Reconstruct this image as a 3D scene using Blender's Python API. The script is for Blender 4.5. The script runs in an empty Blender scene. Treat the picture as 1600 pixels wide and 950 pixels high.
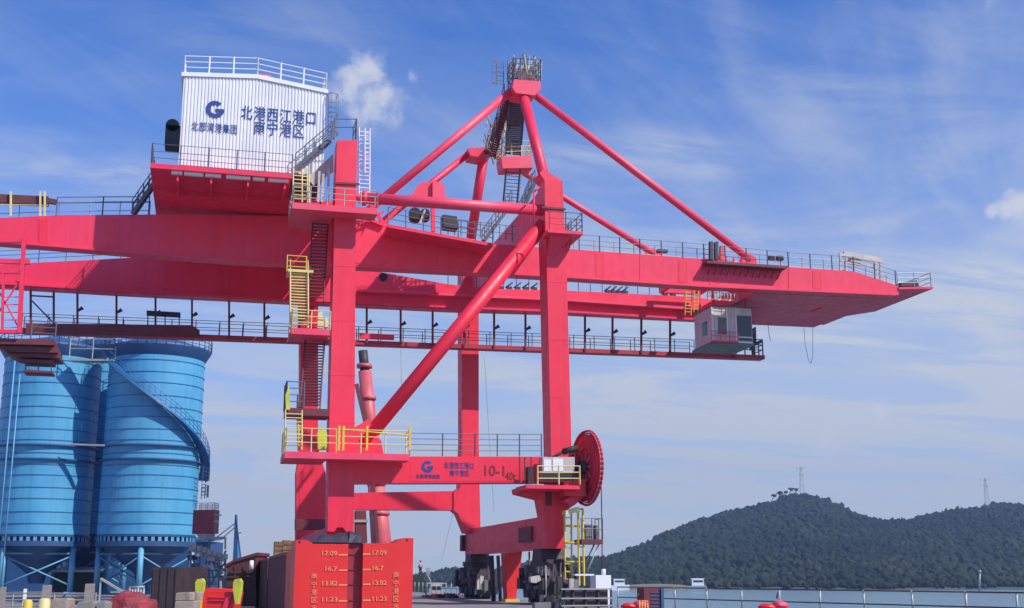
import bpy, bmesh, math, random
import numpy as np
from mathutils import Vector, Matrix, noise
random.seed(7)
S = bpy.context.scene
COL = S.collection
R = math.radians

# ------------------------------------------------------------------ camera
A, PITCH, EYE, F = R(14.0), math.atan(425/1900.0), 1.7, 1900.0
cam_d = bpy.data.cameras.new('camera'); cam = bpy.data.objects.new('camera', cam_d)
COL.objects.link(cam); S.camera = cam
cam_d.sensor_fit = 'HORIZONTAL'; cam_d.sensor_width = 36.0; cam_d.lens = 36.0*F/1600.0
cam_d.clip_start = 0.1; cam_d.clip_end = 20000
cam.location = (0, 0, EYE); cam.rotation_euler = (R(90)+PITCH, 0, -A)
VR = Vector((math.cos(A), -math.sin(A), 0))
VF = Vector((math.cos(PITCH)*math.sin(A), math.cos(PITCH)*math.cos(A), math.sin(PITCH)))
VU = VR.cross(VF)
HD = Vector((math.sin(A), math.cos(A), 0))
EYEV = Vector((0, 0, EYE))
def ray(u, v): return VR*((u-800)/F) + VU*((475-v)/F) + VF
def P(u, v, Y):                       # the point of the plane y = Y behind a spot of the photograph
    d = ray(u, v); return EYEV + d*(Y/d.y)
def PH(u, v, D):                      # the same at ground distance D straight ahead
    d = ray(u, v); return EYEV + d*(D/d.dot(HD))
def PZ(u, v, z=0.0):
    d = ray(u, v); return EYEV + d*((z-EYE)/d.z)

# ------------------------------------------------------------------ light
SUN_AZ, SUN_EL = R(43), R(45)
sv = Vector((math.sin(SUN_AZ)*math.cos(SUN_EL), -math.cos(SUN_AZ)*math.cos(SUN_EL), math.sin(SUN_EL)))
sl = bpy.data.lights.new('sun', 'SUN'); sl.energy = 4.8; sl.angle = R(0.5); sl.color = (1.0, 0.93, 0.82)
so = bpy.data.objects.new('sun', sl); COL.objects.link(so); so.rotation_euler = sv.to_track_quat('Z', 'Y').to_euler()
S.view_settings.view_transform = 'Standard'; S.view_settings.look = 'None'
S.view_settings.exposure = 0.0; S.view_settings.gamma = 1.0; S.view_settings.use_curve_mapping = False

W = bpy.data.worlds.new('World'); S.world = W; W.use_nodes = True
nt = W.node_tree; nt.nodes.clear()
def N(t, **k):
    n = nt.nodes.new(t)
    for a, b in k.items(): setattr(n, a, b)
    return n
def L(a, b): nt.links.new(a, b)
def M(op, a, b=None, c=None, clamp=False):
    n = N('ShaderNodeMath', operation=op); n.use_clamp = clamp
    for i, x in enumerate((a, b, c)):
        if x is None: continue
        if isinstance(x, (int, float)): n.inputs[i].default_value = x
        else: L(x, n.inputs[i])
    return n.outputs[0]
out = N('ShaderNodeOutputWorld'); bg = N('ShaderNodeBackground')
bg.inputs['Strength'].default_value = 0.10
sky = N('ShaderNodeTexSky', sky_type='NISHITA'); sky.sun_disc = False
sky.sun_elevation = SUN_EL; sky.sun_rotation = R(137); sky.altitude = 100; sky.air_density = 1.0; sky.dust_density = 0.6; sky.ozone_density = 2.0
hs = N('ShaderNodeHueSaturation'); hs.inputs['Saturation'].default_value = 1.12; hs.inputs['Value'].default_value = 1.0
L(sky.outputs[0], hs.inputs['Color'])
tint = N('ShaderNodeMix', data_type='RGBA', blend_type='MULTIPLY'); tint.inputs['Factor'].default_value = 1.0
L(hs.outputs[0], tint.inputs['A']); tint.inputs['B'].default_value = (0.70, 1.08, 1.80, 1)
tc = N('ShaderNodeTexCoord'); sx = N('ShaderNodeSeparateXYZ'); L(tc.outputs['Generated'], sx.inputs[0])
zz = M('MAXIMUM', sx.outputs[2], 0.0)
den = M('ADD', zz, 0.13)
cx_ = M('DIVIDE', sx.outputs[0], den); cy_ = M('DIVIDE', sx.outputs[1], den)
def ramp(x, lo, hi, a=0.0, b=1.0):
    n = N('ShaderNodeMapRange', interpolation_type='SMOOTHSTEP'); L(x, n.inputs[0])
    for i, q in enumerate((lo, hi, a, b)): n.inputs[i+1].default_value = q
    return n.outputs[0]
def noise_n(vec, scale, detail, rough, dist=0.0):
    n = N('ShaderNodeTexNoise'); L(vec, n.inputs['Vector']); n.inputs['Scale'].default_value = scale
    n.inputs['Detail'].default_value = detail; n.inputs['Roughness'].default_value = rough; n.inputs['Distortion'].default_value = dist
    return n.outputs['Fac']
cv = N('ShaderNodeCombineXYZ'); L(M('MULTIPLY', cx_, 0.8), cv.inputs[0]); L(M('MULTIPLY', cy_, 2.0), cv.inputs[1])
n1 = noise_n(cv.outputs[0], 1.25, 10, 0.62, 0.9)
cv2 = N('ShaderNodeCombineXYZ'); L(M('MULTIPLY', M('ADD', cx_, M('MULTIPLY', cy_, 0.9)), 0.55), cv2.inputs[0]); L(M('MULTIPLY', M('SUBTRACT', cx_, M('MULTIPLY', cy_, 0.9)), 2.4), cv2.inputs[1])
n2 = noise_n(cv2.outputs[0], 1.7, 9, 0.60, 0.5)
n5 = noise_n(cv.outputs[0], 5.0, 9, 0.66, 0.4)
side = M('MAXIMUM', ramp(sx.outputs[0], -0.30, 0.60, 0.62, 1.30), ramp(zz, .02, .36, 1.12, 0.5))
low = ramp(zz, 0.03, 0.50, 1.0, 0.16)                   # thin cloud grows denser towards the horizon
bands = M('MULTIPLY', ramp(n1, 0.40, 0.64), M('ADD', 0.35, M('MULTIPLY', n5, 1.1)))
wisps = M('MULTIPLY', ramp(n2, 0.42, 0.70), M('MULTIPLY', ramp(zz, .10, .30), 0.15))
f1 = M('MULTIPLY', M('MULTIPLY', bands, low), 0.52)
f2 = M('MULTIPLY', ramp(zz, 0.02, 0.44, 0.66, 0.0), 1.0)
# broad thin drifts of cirrus at their own bearings
drift = None
for (u, v, a_, b_, k) in ((980, 238, 250, 62, .42), (1060, 262, 150, 34, .30), (110, 262, 260, 70, .42), (1500, 470, 330, 120, .34), (1050, 640, 420, 70, .30), (640, 660, 260, 60, .2), (1250, 560, 300, 60, .24), (1330, 90, 420, 120, .22), (400, 40, 300, 70, .14)):
    d = ray(u, v).normalized(); vm = N('ShaderNodeVectorMath', operation='SUBTRACT'); L(tc.outputs['Generated'], vm.inputs[0]); vm.inputs[1].default_value = d
    def dot(axis, q):
        n = N('ShaderNodeVectorMath', operation='DOT_PRODUCT'); L(vm.outputs[0], n.inputs[0]); n.inputs[1].default_value = axis; return M('DIVIDE', n.outputs['Value'], q/1950.0)
    e = M('SUBTRACT', 1.0, M('SQRT', M('ADD', M('POWER', M('ABSOLUTE', dot(VR, a_)), 2.0), M('POWER', M('ABSOLUTE', dot(VU, b_)), 2.0))))
    e = M('MULTIPLY', ramp(e, 0.0, 0.9), k); drift = e if drift is None else M('MAXIMUM', drift, e)
n6 = noise_n(cv.outputs[0], 2.6, 10, 0.64, 0.8)
f3 = M('MULTIPLY', drift, M('ADD', 0.15, M('MULTIPLY', ramp(n6, .36, .66), 1.15)))
fac = M('ADD', M('MULTIPLY', M('ADD', M('ADD', f1, f2), wisps), side), f3, clamp=True)
# small heaps of cumulus, each at its own bearing in the sky
n3 = noise_n(tc.outputs['Generated'], 38, 8, 0.62, 0.25)
n4 = noise_n(tc.outputs['Generated'], 14, 4, 0.55, 0.1)
puff = None
for (u, v, r, k) in ((574, 108, 40, 1.0), (552, 124, 36, .95), (590, 152, 44, .9), (530, 120, 26, .5), (612, 165, 26, .5), (642, 118, 14, .55), (1572, 328, 17, .85), (1592, 322, 22, .95), (1612, 326, 24, .9), (1555, 330, 12, .5),
                     (1375, 643, 22, .7), (430, 722, 40, .6), (1484, 634, 16, .5), (1290, 690, 30, .35), (1540, -4, 22, .25)):
    d = ray(u, v).normalized(); vm = N('ShaderNodeVectorMath', operation='DISTANCE'); L(tc.outputs['Generated'], vm.inputs[0]); vm.inputs[1].default_value = d
    e = M('SUBTRACT', 1.0, M('DIVIDE', vm.outputs['Value'], r*1.55/1950.0))
    e = M('MULTIPLY', M('MAXIMUM', e, 0.0), k)
    puff = e if puff is None else M('MAXIMUM', puff, e)
pf = M('MULTIPLY', ramp(M('ADD', M('MULTIPLY', puff, 1.25), M('MULTIPLY', M('SUBTRACT', M('ADD', n3, n4), 1.0), 2.1)), 0.10, 1.05), ramp(puff, 0.0, 0.22))
mix = N('ShaderNodeMix', data_type='RGBA'); L(fac, mix.inputs['Factor']); L(tint.outputs['Result'], mix.inputs['A']); mix.inputs['B'].default_value = (6.1, 6.6, 7.4, 1)
mix2 = N('ShaderNodeMix', data_type='RGBA'); L(M('MULTIPLY', pf, 0.88), mix2.inputs['Factor']); L(mix.outputs['Result'], mix2.inputs['A']); mix2.inputs['B'].default_value = (6.6, 6.9, 7.8, 1)
L(mix2.outputs['Result'], bg.inputs['Color']); L(bg.outputs[0], out.inputs[0])

# ------------------------------------------------------------------ materials
def mat(name, col, rough=0.5, metal=0.0, var=0.12, vs=0.5, streak=0.0, col2=None, bump=0.0, bs=8.0, fine=0.0, fade=None):
    m = bpy.data.materials.new(name); m.use_nodes = True; t = m.node_tree; b = t.nodes['Principled BSDF']
    b.inputs['Roughness'].default_value = rough; b.inputs['Metallic'].default_value = metal
    c = (*col, 1); b.inputs['Specular IOR Level'].default_value = .65
    tcn = t.nodes.new('ShaderNodeTexCoord')
    def nz(scale, detail=5, mp=None, rg=.6):
        n = t.nodes.new('ShaderNodeTexNoise'); n.inputs['Scale'].default_value = scale; n.inputs['Detail'].default_value = detail; n.inputs['Roughness'].default_value = rg
        if mp:
            k = t.nodes.new('ShaderNodeMapping'); k.inputs['Scale'].default_value = mp; t.links.new(tcn.outputs['Object'], k.inputs[0]); t.links.new(k.outputs[0], n.inputs['Vector'])
        else: t.links.new(tcn.outputs['Object'], n.inputs['Vector'])
        return n.outputs['Fac']
    def rp(x, lo, hi, a, bb):
        n = t.nodes.new('ShaderNodeMapRange'); t.links.new(x, n.inputs[0])
        for i, q in enumerate((lo, hi, a, bb)): n.inputs[i+1].default_value = q
        return n.outputs[0]
    def mx(f, a, bcol):
        n = t.nodes.new('ShaderNodeMix'); n.data_type = 'RGBA'; t.links.new(f, n.inputs['Factor'])
        if isinstance(a, tuple): n.inputs['A'].default_value = a
        else: t.links.new(a, n.inputs['A'])
        n.inputs['B'].default_value = bcol; return n.outputs['Result']
    dark = col2 or tuple(x*0.45 for x in col)
    cur = mx(rp(nz(vs), .35, .7, 0, min(1, var*3)), c, (*dark, 1))
    if fade: cur = mx(rp(nz(vs*.6, 6, (1.3, 1.3, .7)), .5, .78, 0, .55), cur, (*fade, 1))
    if streak: cur = mx(rp(nz(1.0, 6, (2.8, 2.8, .13)), .48, .78, 0, streak), cur, (*[x*.35+.012 for x in col], 1))
    if fine: cur = mx(rp(nz(22, 3), .58, .75, 0, fine), cur, (*[x*.5 for x in col], 1))
    t.links.new(cur, b.inputs['Base Color'])
    rr = rp(nz(1.7), .3, .7, max(.03, rough-.09), min(1, rough+.12)); t.links.new(rr, b.inputs['Roughness'])
    if bump:
        bn = t.nodes.new('ShaderNodeBump'); bn.inputs['Strength'].default_value = bump; bn.inputs['Distance'].default_value = .1
        t.links.new(nz(bs, 6), bn.inputs['Height']); t.links.new(bn.outputs[0], b.inputs['Normal'])
    return m
LEGR = mat('deep red paint', (.88, .015, .056), .46, var=.14, vs=.22, streak=.34, fine=.06, col2=(.74, .012, .040), fade=(.88, .05, .10))
RED = mat('red paint', (.88, .023, .086), .46, var=.14, vs=.22, streak=.30, fine=.06, col2=(.74, .018, .062), fade=(.88, .06, .13))
REDP = mat('sun-faded red paint', (.88, .055, .13), .5, var=.14, vs=.5, streak=.14, col2=(.66, .03, .08), fade=(.82, .15, .22))
REDO = mat('orange red paint', (.74, .018, .018), .45, var=.10, vs=.35, streak=.16, col2=(.70, .035, .016))
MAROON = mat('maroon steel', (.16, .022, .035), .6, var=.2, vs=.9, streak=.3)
BROWN = mat('brown steel', (.13, .035, .03), .7, var=.25, vs=1.2, streak=.35)
DARK = mat('dark steel', (.035, .030, .045), .6, var=.2, vs=1.5)
GREASE = mat('greasy machinery', (.055, .035, .045), .6, var=.3, vs=2.5, streak=.3)
RAILG = mat('dark grey railing', (.11, .12, .155), .5, var=.15, vs=2)
GALV = mat('galvanised steel', (.42, .45, .44), .5, metal=.25, var=.15, vs=2)
WHITE = mat('white sheet metal', (.80, .81, .85), .5, var=.08, vs=.5, streak=.22)
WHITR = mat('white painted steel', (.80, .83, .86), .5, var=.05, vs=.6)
WALKR = mat('red paint darkened for shade', (.50, .016, .045), .55, var=.2, vs=.6, streak=.3)  # walkway red, its shade put into the colour
GROOVE = mat('dark red steel', (.32, .016, .04), .6, var=.2, vs=1.5, streak=.3)
REELM = mat('dark crimson paint', (.60, .016, .055), .5, var=.2, vs=1.2, streak=.3)
DKBR = mat('dark brown steel', (.055, .032, .038), .75, var=.3, vs=1.2, streak=.3)  # deeper brown for the dark container end
CABRED = mat('dull red sheet', (.34, .045, .075), .6, var=.2, vs=1, streak=.3)
PALEG = mat('pale grey steel', (.52, .51, .50), .8, var=.35, vs=2, streak=.35)  # pale grey, mottled and streaked darker
CABM = mat('pale cab panel', (.66, .63, .62), .55, var=.14, vs=2.2, streak=.4)
CREAM = mat('weathered cream panel', (.58, .53, .49), .6, var=.16, vs=1.6, streak=.35)
YEL = mat('yellow paint', (.78, .56, .05), .5, var=.12, vs=2, streak=.2)
YELP = mat('pale yellow paint', (.80, .68, .30), .5, var=.12, vs=2, streak=.2)
HIVIS = mat('hi-vis yellow paint', (.62, .68, .05), .5, var=.2, vs=1.5, streak=.3)
NAVY = mat('navy lettering', (.010, .050, .26), .5, var=.05)
DRED = mat('dark red lettering', (.22, .008, .02), .5, var=.05)
OCHRE = mat('worn orange lettering', (.86, .30, .13), .6, var=.12, vs=4)
GLASS = mat('dark window glass', (.02, .03, .05), .08, var=.05)
BLACK = mat('black rubber', (.016, .016, .02), .7, var=.1)
BLUE = mat('blue silo steel', (.085, .395, .65), .5, var=.2, vs=.3, streak=.42, fine=.12, col2=(.04, .26, .54), fade=(.15, .46, .70))
HOOP = mat('hoop blue', (.028, .17, .40), .5, var=.12, vs=.3)
BLUEL = mat('light blue steel', (.13, .40, .64), .5, var=.12, vs=.6, streak=.2)
BLUED = mat('dark blue steel', (.02, .085, .24), .55, var=.15, vs=.6)
CONC = mat('concrete', (.29, .27, .25), .85, var=.2, vs=.8, fine=.3, bump=.3)
BEIGE = mat('beige concrete', (.40, .32, .26), .85, var=.2, vs=1.2, fine=.3, bump=.3)
QUAY = mat('quay concrete', (.26, .25, .25), .85, var=.25, vs=.15, fine=.3, bump=.25)
PINKST = mat('faded pink steel', (.74, .12, .15), .5, var=.2, vs=.6, streak=.35, fade=(.78, .34, .36))
GREYM = mat('grey machinery', (.20, .20, .21), .6, var=.3, vs=1.5, streak=.3)
GREEND = mat('dark green sheet', (.035, .055, .055), .7, var=.2)
SHIRT = mat('pale pink shirt', (.65, .30, .38), .9, var=.1, vs=6)
SKIN = mat('skin', (.42, .22, .15), .6, var=.05)
TROU = mat('dark trousers', (.05, .02, .04), .9, var=.1)
HAIR = mat('black hair', (.012, .01, .01), .7, var=.1)
WOOD = mat('weathered timber', (.30, .16, .07), .8, var=.3, vs=3, streak=.3)

# ------------------------------------------------------------------ mesh helpers
ORG = {}
class MB:
    def __init__(s): s.v = []; s.f = []; s.sm = []
    def add(s, vs, fs, smooth=False):
        o = len(s.v); s.v += [tuple(x) for x in vs]
        for f in fs: s.f.append([i+o for i in f]); s.sm.append(smooth)
        return s
    def hexa(s, p):
        return s.add(p, [(3, 2, 1, 0), (4, 5, 6, 7), (0, 1, 5, 4), (1, 2, 6, 5), (2, 3, 7, 6), (3, 0, 4, 7)])
    def box(s, x0, x1, y0, y1, z0, z1):
        return s.hexa([(x0, y0, z0), (x1, y0, z0), (x1, y1, z0), (x0, y1, z0), (x0, y0, z1), (x1, y0, z1), (x1, y1, z1), (x0, y1, z1)])
    def ext(s, poly, vec):
        vec = Vector(vec); n = len(poly); a = [Vector(p) for p in poly]; b = [p+vec for p in a]
        return s.add(a+b, [tuple(range(n)), tuple(range(2*n-1, n-1, -1))] + [(i, (i+1) % n, n+(i+1) % n, n+i) for i in range(n)])
    def ey(s, px, Y0, dy): return s.ext([P(u, v, Y0) for u, v in px], (0, dy, 0))
    def tube(s, p, q, r, n=8, r2=None):
        p = Vector(p); q = Vector(q); d = q-p
        if d.length < 1e-6: return s
        d.normalize(); a = d.orthogonal().normalized(); b = d.cross(a); r2 = r if r2 is None else r2
        c = [(math.cos(2*math.pi*i/n), math.sin(2*math.pi*i/n)) for i in range(n)]
        o = len(s.v)
        s.add([p+(a*x+b*y)*r for x, y in c]+[q+(a*x+b*y)*r2 for x, y in c], [(i, (i+1) % n, n+(i+1) % n, n+i) for i in range(n)], n > 5)
        s.f += [[o+i for i in range(n-1, -1, -1)], [o+n+i for i in range(n)]]; s.sm += [False, False]
        return s
    def path(s, pts, r, n=6):
        for a, b in zip(pts, pts[1:]): s.tube(a, b, r, n)
        return s
    def beam(s, p, q, w, h):
        p = Vector(p); q = Vector(q); d = (q-p).normalized(); z = Vector((0, 0, 1))
        if abs(d.z) > .95: z = Vector((0, 1, 0))
        a = d.cross(z).normalized()*(w/2); b = a.normalized().cross(d)*(h/2)
        return s.hexa([p-a-b, p+a-b, q+a-b, q-a-b, p-a+b, p+a+b, q+a+b, q-a+b])
    def lathe(s, c, prof, n=48, smooth=True, a0=0.0, a1=2*math.pi):
        full = a1-a0 > 6.28; k = n if full else n+1
        vs = [(c[0]+r*math.cos(a0+(a1-a0)*i/n), c[1]+r*math.sin(a0+(a1-a0)*i/n), z) for r, z in prof for i in range(k)]
        fs = []
        for j in range(len(prof)-1):
            for i in range(n):
                i2 = (i+1) % k
                fs.append((j*k+i, j*k+i2, (j+1)*k+i2, (j+1)*k+i))
        return s.add(vs, fs, smooth)
    def railing(s, pts, h=1.1, sp=1.5, rails=(1.0, .66, .33), r=.028, rp=None, posts=True):
        rp = rp or r*1.25
        for a, b in zip(pts, pts[1:]):
            a = Vector(a); b = Vector(b); n = max(1, round((b-a).length/sp))
            for k in rails: s.tube(a+Vector((0, 0, h*k)), b+Vector((0, 0, h*k)), r, 5)
            if posts:
                for i in range(n+1):
                    q = a.lerp(b, i/n); s.tube(q, q+Vector((0, 0, h+r)), rp, 5)
        return s
    def stair(s, p, q, wv, n=None, h=1.0, r=.028, rail=True):
        p = Vector(p); q = Vector(q); wv = Vector(wv); n = n or max(3, round((q.z-p.z)/.24))
        for o in (Vector(), wv):
            s.beam(p+o, q+o, .06, .22)
            if rail:
                s.tube(p+o+Vector((0, 0, h)), q+o+Vector((0, 0, h)), r, 5); s.tube(p+o+Vector((0, 0, h*.5)), q+o+Vector((0, 0, h*.5)), r*.8, 5)
                for i in range(5):
                    t = p.lerp(q, i/4)+o; s.tube(t, t+Vector((0, 0, h)), r, 5)
        d = q-p; d.z = 0
        if d.length < 1e-3: d = Vector((0, .22, 0))
        d = d.normalized()*.24
        for i in range(1, n):
            t = p.lerp(q, i/n); s.hexa([t-d/2, t+wv-d/2, t+wv+d/2, t+d/2]+[x+Vector((0, 0, .05)) for x in (t-d/2, t+wv-d/2, t+wv+d/2, t+d/2)])
        return s
    def ladder(s, p, q, wv, sp=.32, r=.03, cage=None):
        p = Vector(p); q = Vector(q); wv = Vector(wv); n = max(2, int((q-p).length/sp))
        s.tube(p, q, r, 5); s.tube(p+wv, q+wv, r, 5)
        for i in range(1, n):
            t = p.lerp(q, i/n); s.tube(t, t+wv, r*.75, 4)
        if cage:
            cg = Vector(cage); m = max(2, int((q-p).length/.9)); arcs = []
            for i in range(m+1):
                t = p.lerp(q, i/m)
                ring = [t, t+cg*.6-wv*.15, t+cg+wv*.2, t+cg+wv*.8, t+cg*.6+wv*1.15, t+wv]
                s.path(ring, r*.7, 4); arcs.append(ring)
            for j in (1, 2, 3, 4): s.path([a[j] for a in arcs], r*.6, 4)
        return s
    def build(s, name, m, parent=None, org=None):
        if parent is not None:
            o_ = ORG[parent.name]; loc = (0, 0, 0)
        else:
            if org is None:
                xs, ys, zs = zip(*s.v); org = ((min(xs)+max(xs))/2, (min(ys)+max(ys))/2, min(zs))
            o_ = Vector(org); loc = o_
        me = bpy.data.meshes.new(name)
        me.from_pydata([(x-o_[0], y-o_[1], z-o_[2]) for x, y, z in s.v], [], s.f)
        me.polygons.foreach_set('use_smooth', s.sm)
        bm = bmesh.new(); bm.from_mesh(me); bmesh.ops.recalc_face_normals(bm, faces=bm.faces); bm.to_mesh(me); bm.free()
        me.materials.append(m)
        ob = bpy.data.objects.new(name, me); COL.objects.link(ob); ob.location = loc
        if parent is not None: ob.parent = parent
        ORG[ob.name] = Vector(o_)
        return ob
def tag(o, label=None, cat=None, group=None, kind=None):
    if label: o['label'] = label
    if cat: o['category'] = cat
    if group: o['group'] = group
    if kind: o['kind'] = kind
    return o
def thing(name, org, label, cat, group=None):
    o = bpy.data.objects.new(name, None); COL.objects.link(o); o.location = org; o.empty_display_size = .3
    ORG[o.name] = Vector(org); return tag(o, label, cat, group)
def copy_tree(o, parent=None):
    c = o.copy(); COL.objects.link(c)
    if parent is not None: c.parent = parent
    ORG[c.name] = ORG[o.name]
    for ch in list(o.children): copy_tree(ch, c)
    return c
def text(body, u0, vt, u1, vb, Y, m, parent, name='lettering', dep=.015):
    c = bpy.data.curves.new('t', 'FONT'); c.body = body; c.align_x = 'LEFT'; c.extrude = .01; c.offset = .012 if body.isascii() else .007; c.space_character = 1.0 if body.isascii() else 1.12
    o = bpy.data.objects.new('t', c); COL.objects.link(o)
    dg = bpy.context.evaluated_depsgraph_get(); me = bpy.data.meshes.new_from_object(o.evaluated_get(dg))
    bpy.data.objects.remove(o); bpy.data.curves.remove(c)
    a = P(u0, vb, Y); b = P(u1, vt, Y); xs = [v.co.x for v in me.vertices]; ys = [v.co.y for v in me.vertices]
    x0, x1, y0, y1 = min(xs), max(xs), min(ys), max(ys); zb = a.z; zt = P(u0, vt, Y).z
    vs = [(a.x+(v.co.x-x0)/(x1-x0)*(b.x-a.x), Y-.008-(dep if v.co.z > 0 else 0), zb+(v.co.y-y0)/(y1-y0)*(zt-zb)) for v in me.vertices]
    mb = MB(); mb.add(vs, [list(p.vertices) for p in me.polygons]); bpy.data.meshes.remove(me)
    return mb.build(name, m, parent)
def g_logo(u, v, rpx, Y, m, parent):
    c = P(u, v, Y); r = (P(u+rpx, v, Y)-P(u-rpx, v, Y)).length/2; mb = MB(); n = 30; y = Y-.02
    a0, a1 = R(48), R(345)
    arc = lambda rr: [(c.x+rr*math.cos(a0+(a1-a0)*i/n), y, c.z+rr*math.sin(a0+(a1-a0)*i/n)) for i in range(n+1)]
    o, i_ = arc(r), arc(r*.52)
    for k in range(n): mb.ext([o[k], o[k+1], i_[k+1], i_[k]], (0, .012, 0))
    mb.ext([(c.x+r*.04, y-.003, c.z-.30*r), (c.x+r*.985, y-.003, c.z-.30*r), (c.x+r*1.0, y-.003, c.z+r*.10), (c.x+r*.04, y-.003, c.z+r*.10)], (0, .014, 0))
    return mb.build('logo', m, parent)
def corrugated(x0, x1, y, zb, zt, pitch, dep, m=None, mb=None):   # a wall in the xz plane, ribs towards -y; zb, zt functions of x
    mb = mb or MB(); n = int((x1-x0)/pitch); xs = []
    for i in range(n):
        a = x0+(x1-x0)*i/n; w = (x1-x0)/n
        xs += [(a, 0), (a+w*.46, 0), (a+w*.54, -dep), (a+w*.92, -dep)]
    xs.append((x1, 0))
    vs = []
    for x, d in xs: vs += [(x, y+d, zb(x)), (x, y+d, zt(x))]
    return mb.add(vs, [(2*i, 2*i+2, 2*i+3, 2*i+1) for i in range(len(xs)-1)])

# ------------------------------------------------------------------ setting: quay, land, water
WATER_Z = -4.6
QE = [(31.5, 33.0), (29.0, 42.5), (22.9, 66.0), (22.9, 420.0)]        # quay edge
g = MB(); pts = [(46, -20), *QE, (0, 900), (-2500, 3500), (-3000, -600), (60, -600)]
g.ext([(x, y, 0) for x, y in pts], (0, 0, -7)); tag(g.build('quay_ground', QUAY, org=(0, 0, 0)), kind='structure')
wm = bpy.data.materials.new('river water'); wm.use_nodes = True; t = wm.node_tree; b = t.nodes['Principled BSDF']
b.inputs['Base Color'].default_value = (.11, .20, .22, 1); b.inputs['Roughness'].default_value = .24; b.inputs['IOR'].default_value = 1.33
tcn = t.nodes.new('ShaderNodeTexCoord'); mp = t.nodes.new('ShaderNodeMapping'); mp.inputs['Scale'].default_value = (.5, .22, 1); t.links.new(tcn.outputs['Object'], mp.inputs[0])
nn = t.nodes.new('ShaderNodeTexNoise'); nn.inputs['Scale'].default_value = 1.0; nn.inputs['Detail'].default_value = 5; t.links.new(mp.outputs[0], nn.inputs['Vector'])
bn = t.nodes.new('ShaderNodeBump'); bn.inputs['Strength'].default_value = .6; bn.inputs['Distance'].default_value = .2; t.links.new(nn.outputs['Fac'], bn.inputs['Height']); t.links.new(bn.outputs[0], b.inputs['Normal'])
w = MB(); w.add([(-3000, -1500, WATER_Z), (6000, -1500, WATER_Z), (6000, 6000, WATER_Z), (-3000, 6000, WATER_Z)], [(0, 1, 2, 3)])
tag(w.build('river_water', wm, org=(0, 0, WATER_Z)), kind='structure')

# hills: a terrain sheet from the far bank up over the ridge and down behind it
RID = [(500, 905), (560, 901), (640, 899), (665, 894), (690, 888), (712, 885), (735, 890), (765, 889), (800, 880), (840, 872), (880, 867), (910, 866), (948, 866), (965, 860), (1009, 845), (1038, 828), (1094, 808),
       (1154, 791), (1188, 785), (1210, 779), (1237, 768), (1262, 768), (1297, 774), (1321, 786), (1347, 799), (1384, 808), (1421, 807), (1463, 798), (1516, 791), (1539, 789), (1566, 781), (1600, 783), (1680, 790), (1800, 815), (1950, 850), (2150, 880)]
def ridge(u):
    for (a, va), (b_, vb) in zip(RID, RID[1:]):
        if a <= u <= b_:
            k = (u-a)/(b_-a); k = k*k*(3-2*k)*.5+k*.5; return va+(vb-va)*k
    return RID[-1][1]
def shore(u): return 560 + max(0, (1100-u))*0.45 + 18*math.sin(u*.013)
def crest(u): return shore(u) + 120 + (900-min(897, ridge(u)))*3.6
def hill_pt(u, t):
    ds, dc = shore(u), crest(u); zc = PH(u, ridge(u), dc).z - 5.5
    if t <= 1:
        d = ds+(dc-ds)*t; k = max(0, (t-.10)/.90); z = WATER_Z-.6+1.8*min(1, t/.03)+ (zc-WATER_Z-1.2)*(k**1.15)
        z += 4*noise.noise((u*.02, t*5, 0))*min(1, t*6)*(1-t)
    else:
        d = dc+(t-1)*420; z = zc*(1-(t-1)**1.3)-4*(t-1)
    q = PH(u, 900, d); return Vector((q.x, q.y, z))
us = np.arange(500, 2150, 11.0); ts = [0, .01, .03, .06, .1, .16, .24, .32, .4, .5, .6, .7, .8, .9, .96, 1.0, 1.06, 1.2, 1.5, 2.0]
hm = MB(); hm.add([hill_pt(u, t_) for t_ in ts for u in us], [(j*len(us)+i, j*len(us)+i+1, (j+1)*len(us)+i+1, (j+1)*len(us)+i) for j in range(len(ts)-1) for i in range(len(us)-1)], True)
HILL = mat('hill soil and scrub', (.045, .055, .03), .95, var=.3, vs=.02, col2=(.09, .08, .045))
tag(hm.build('hills', HILL, org=(0, 0, 0)), kind='structure')
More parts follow.
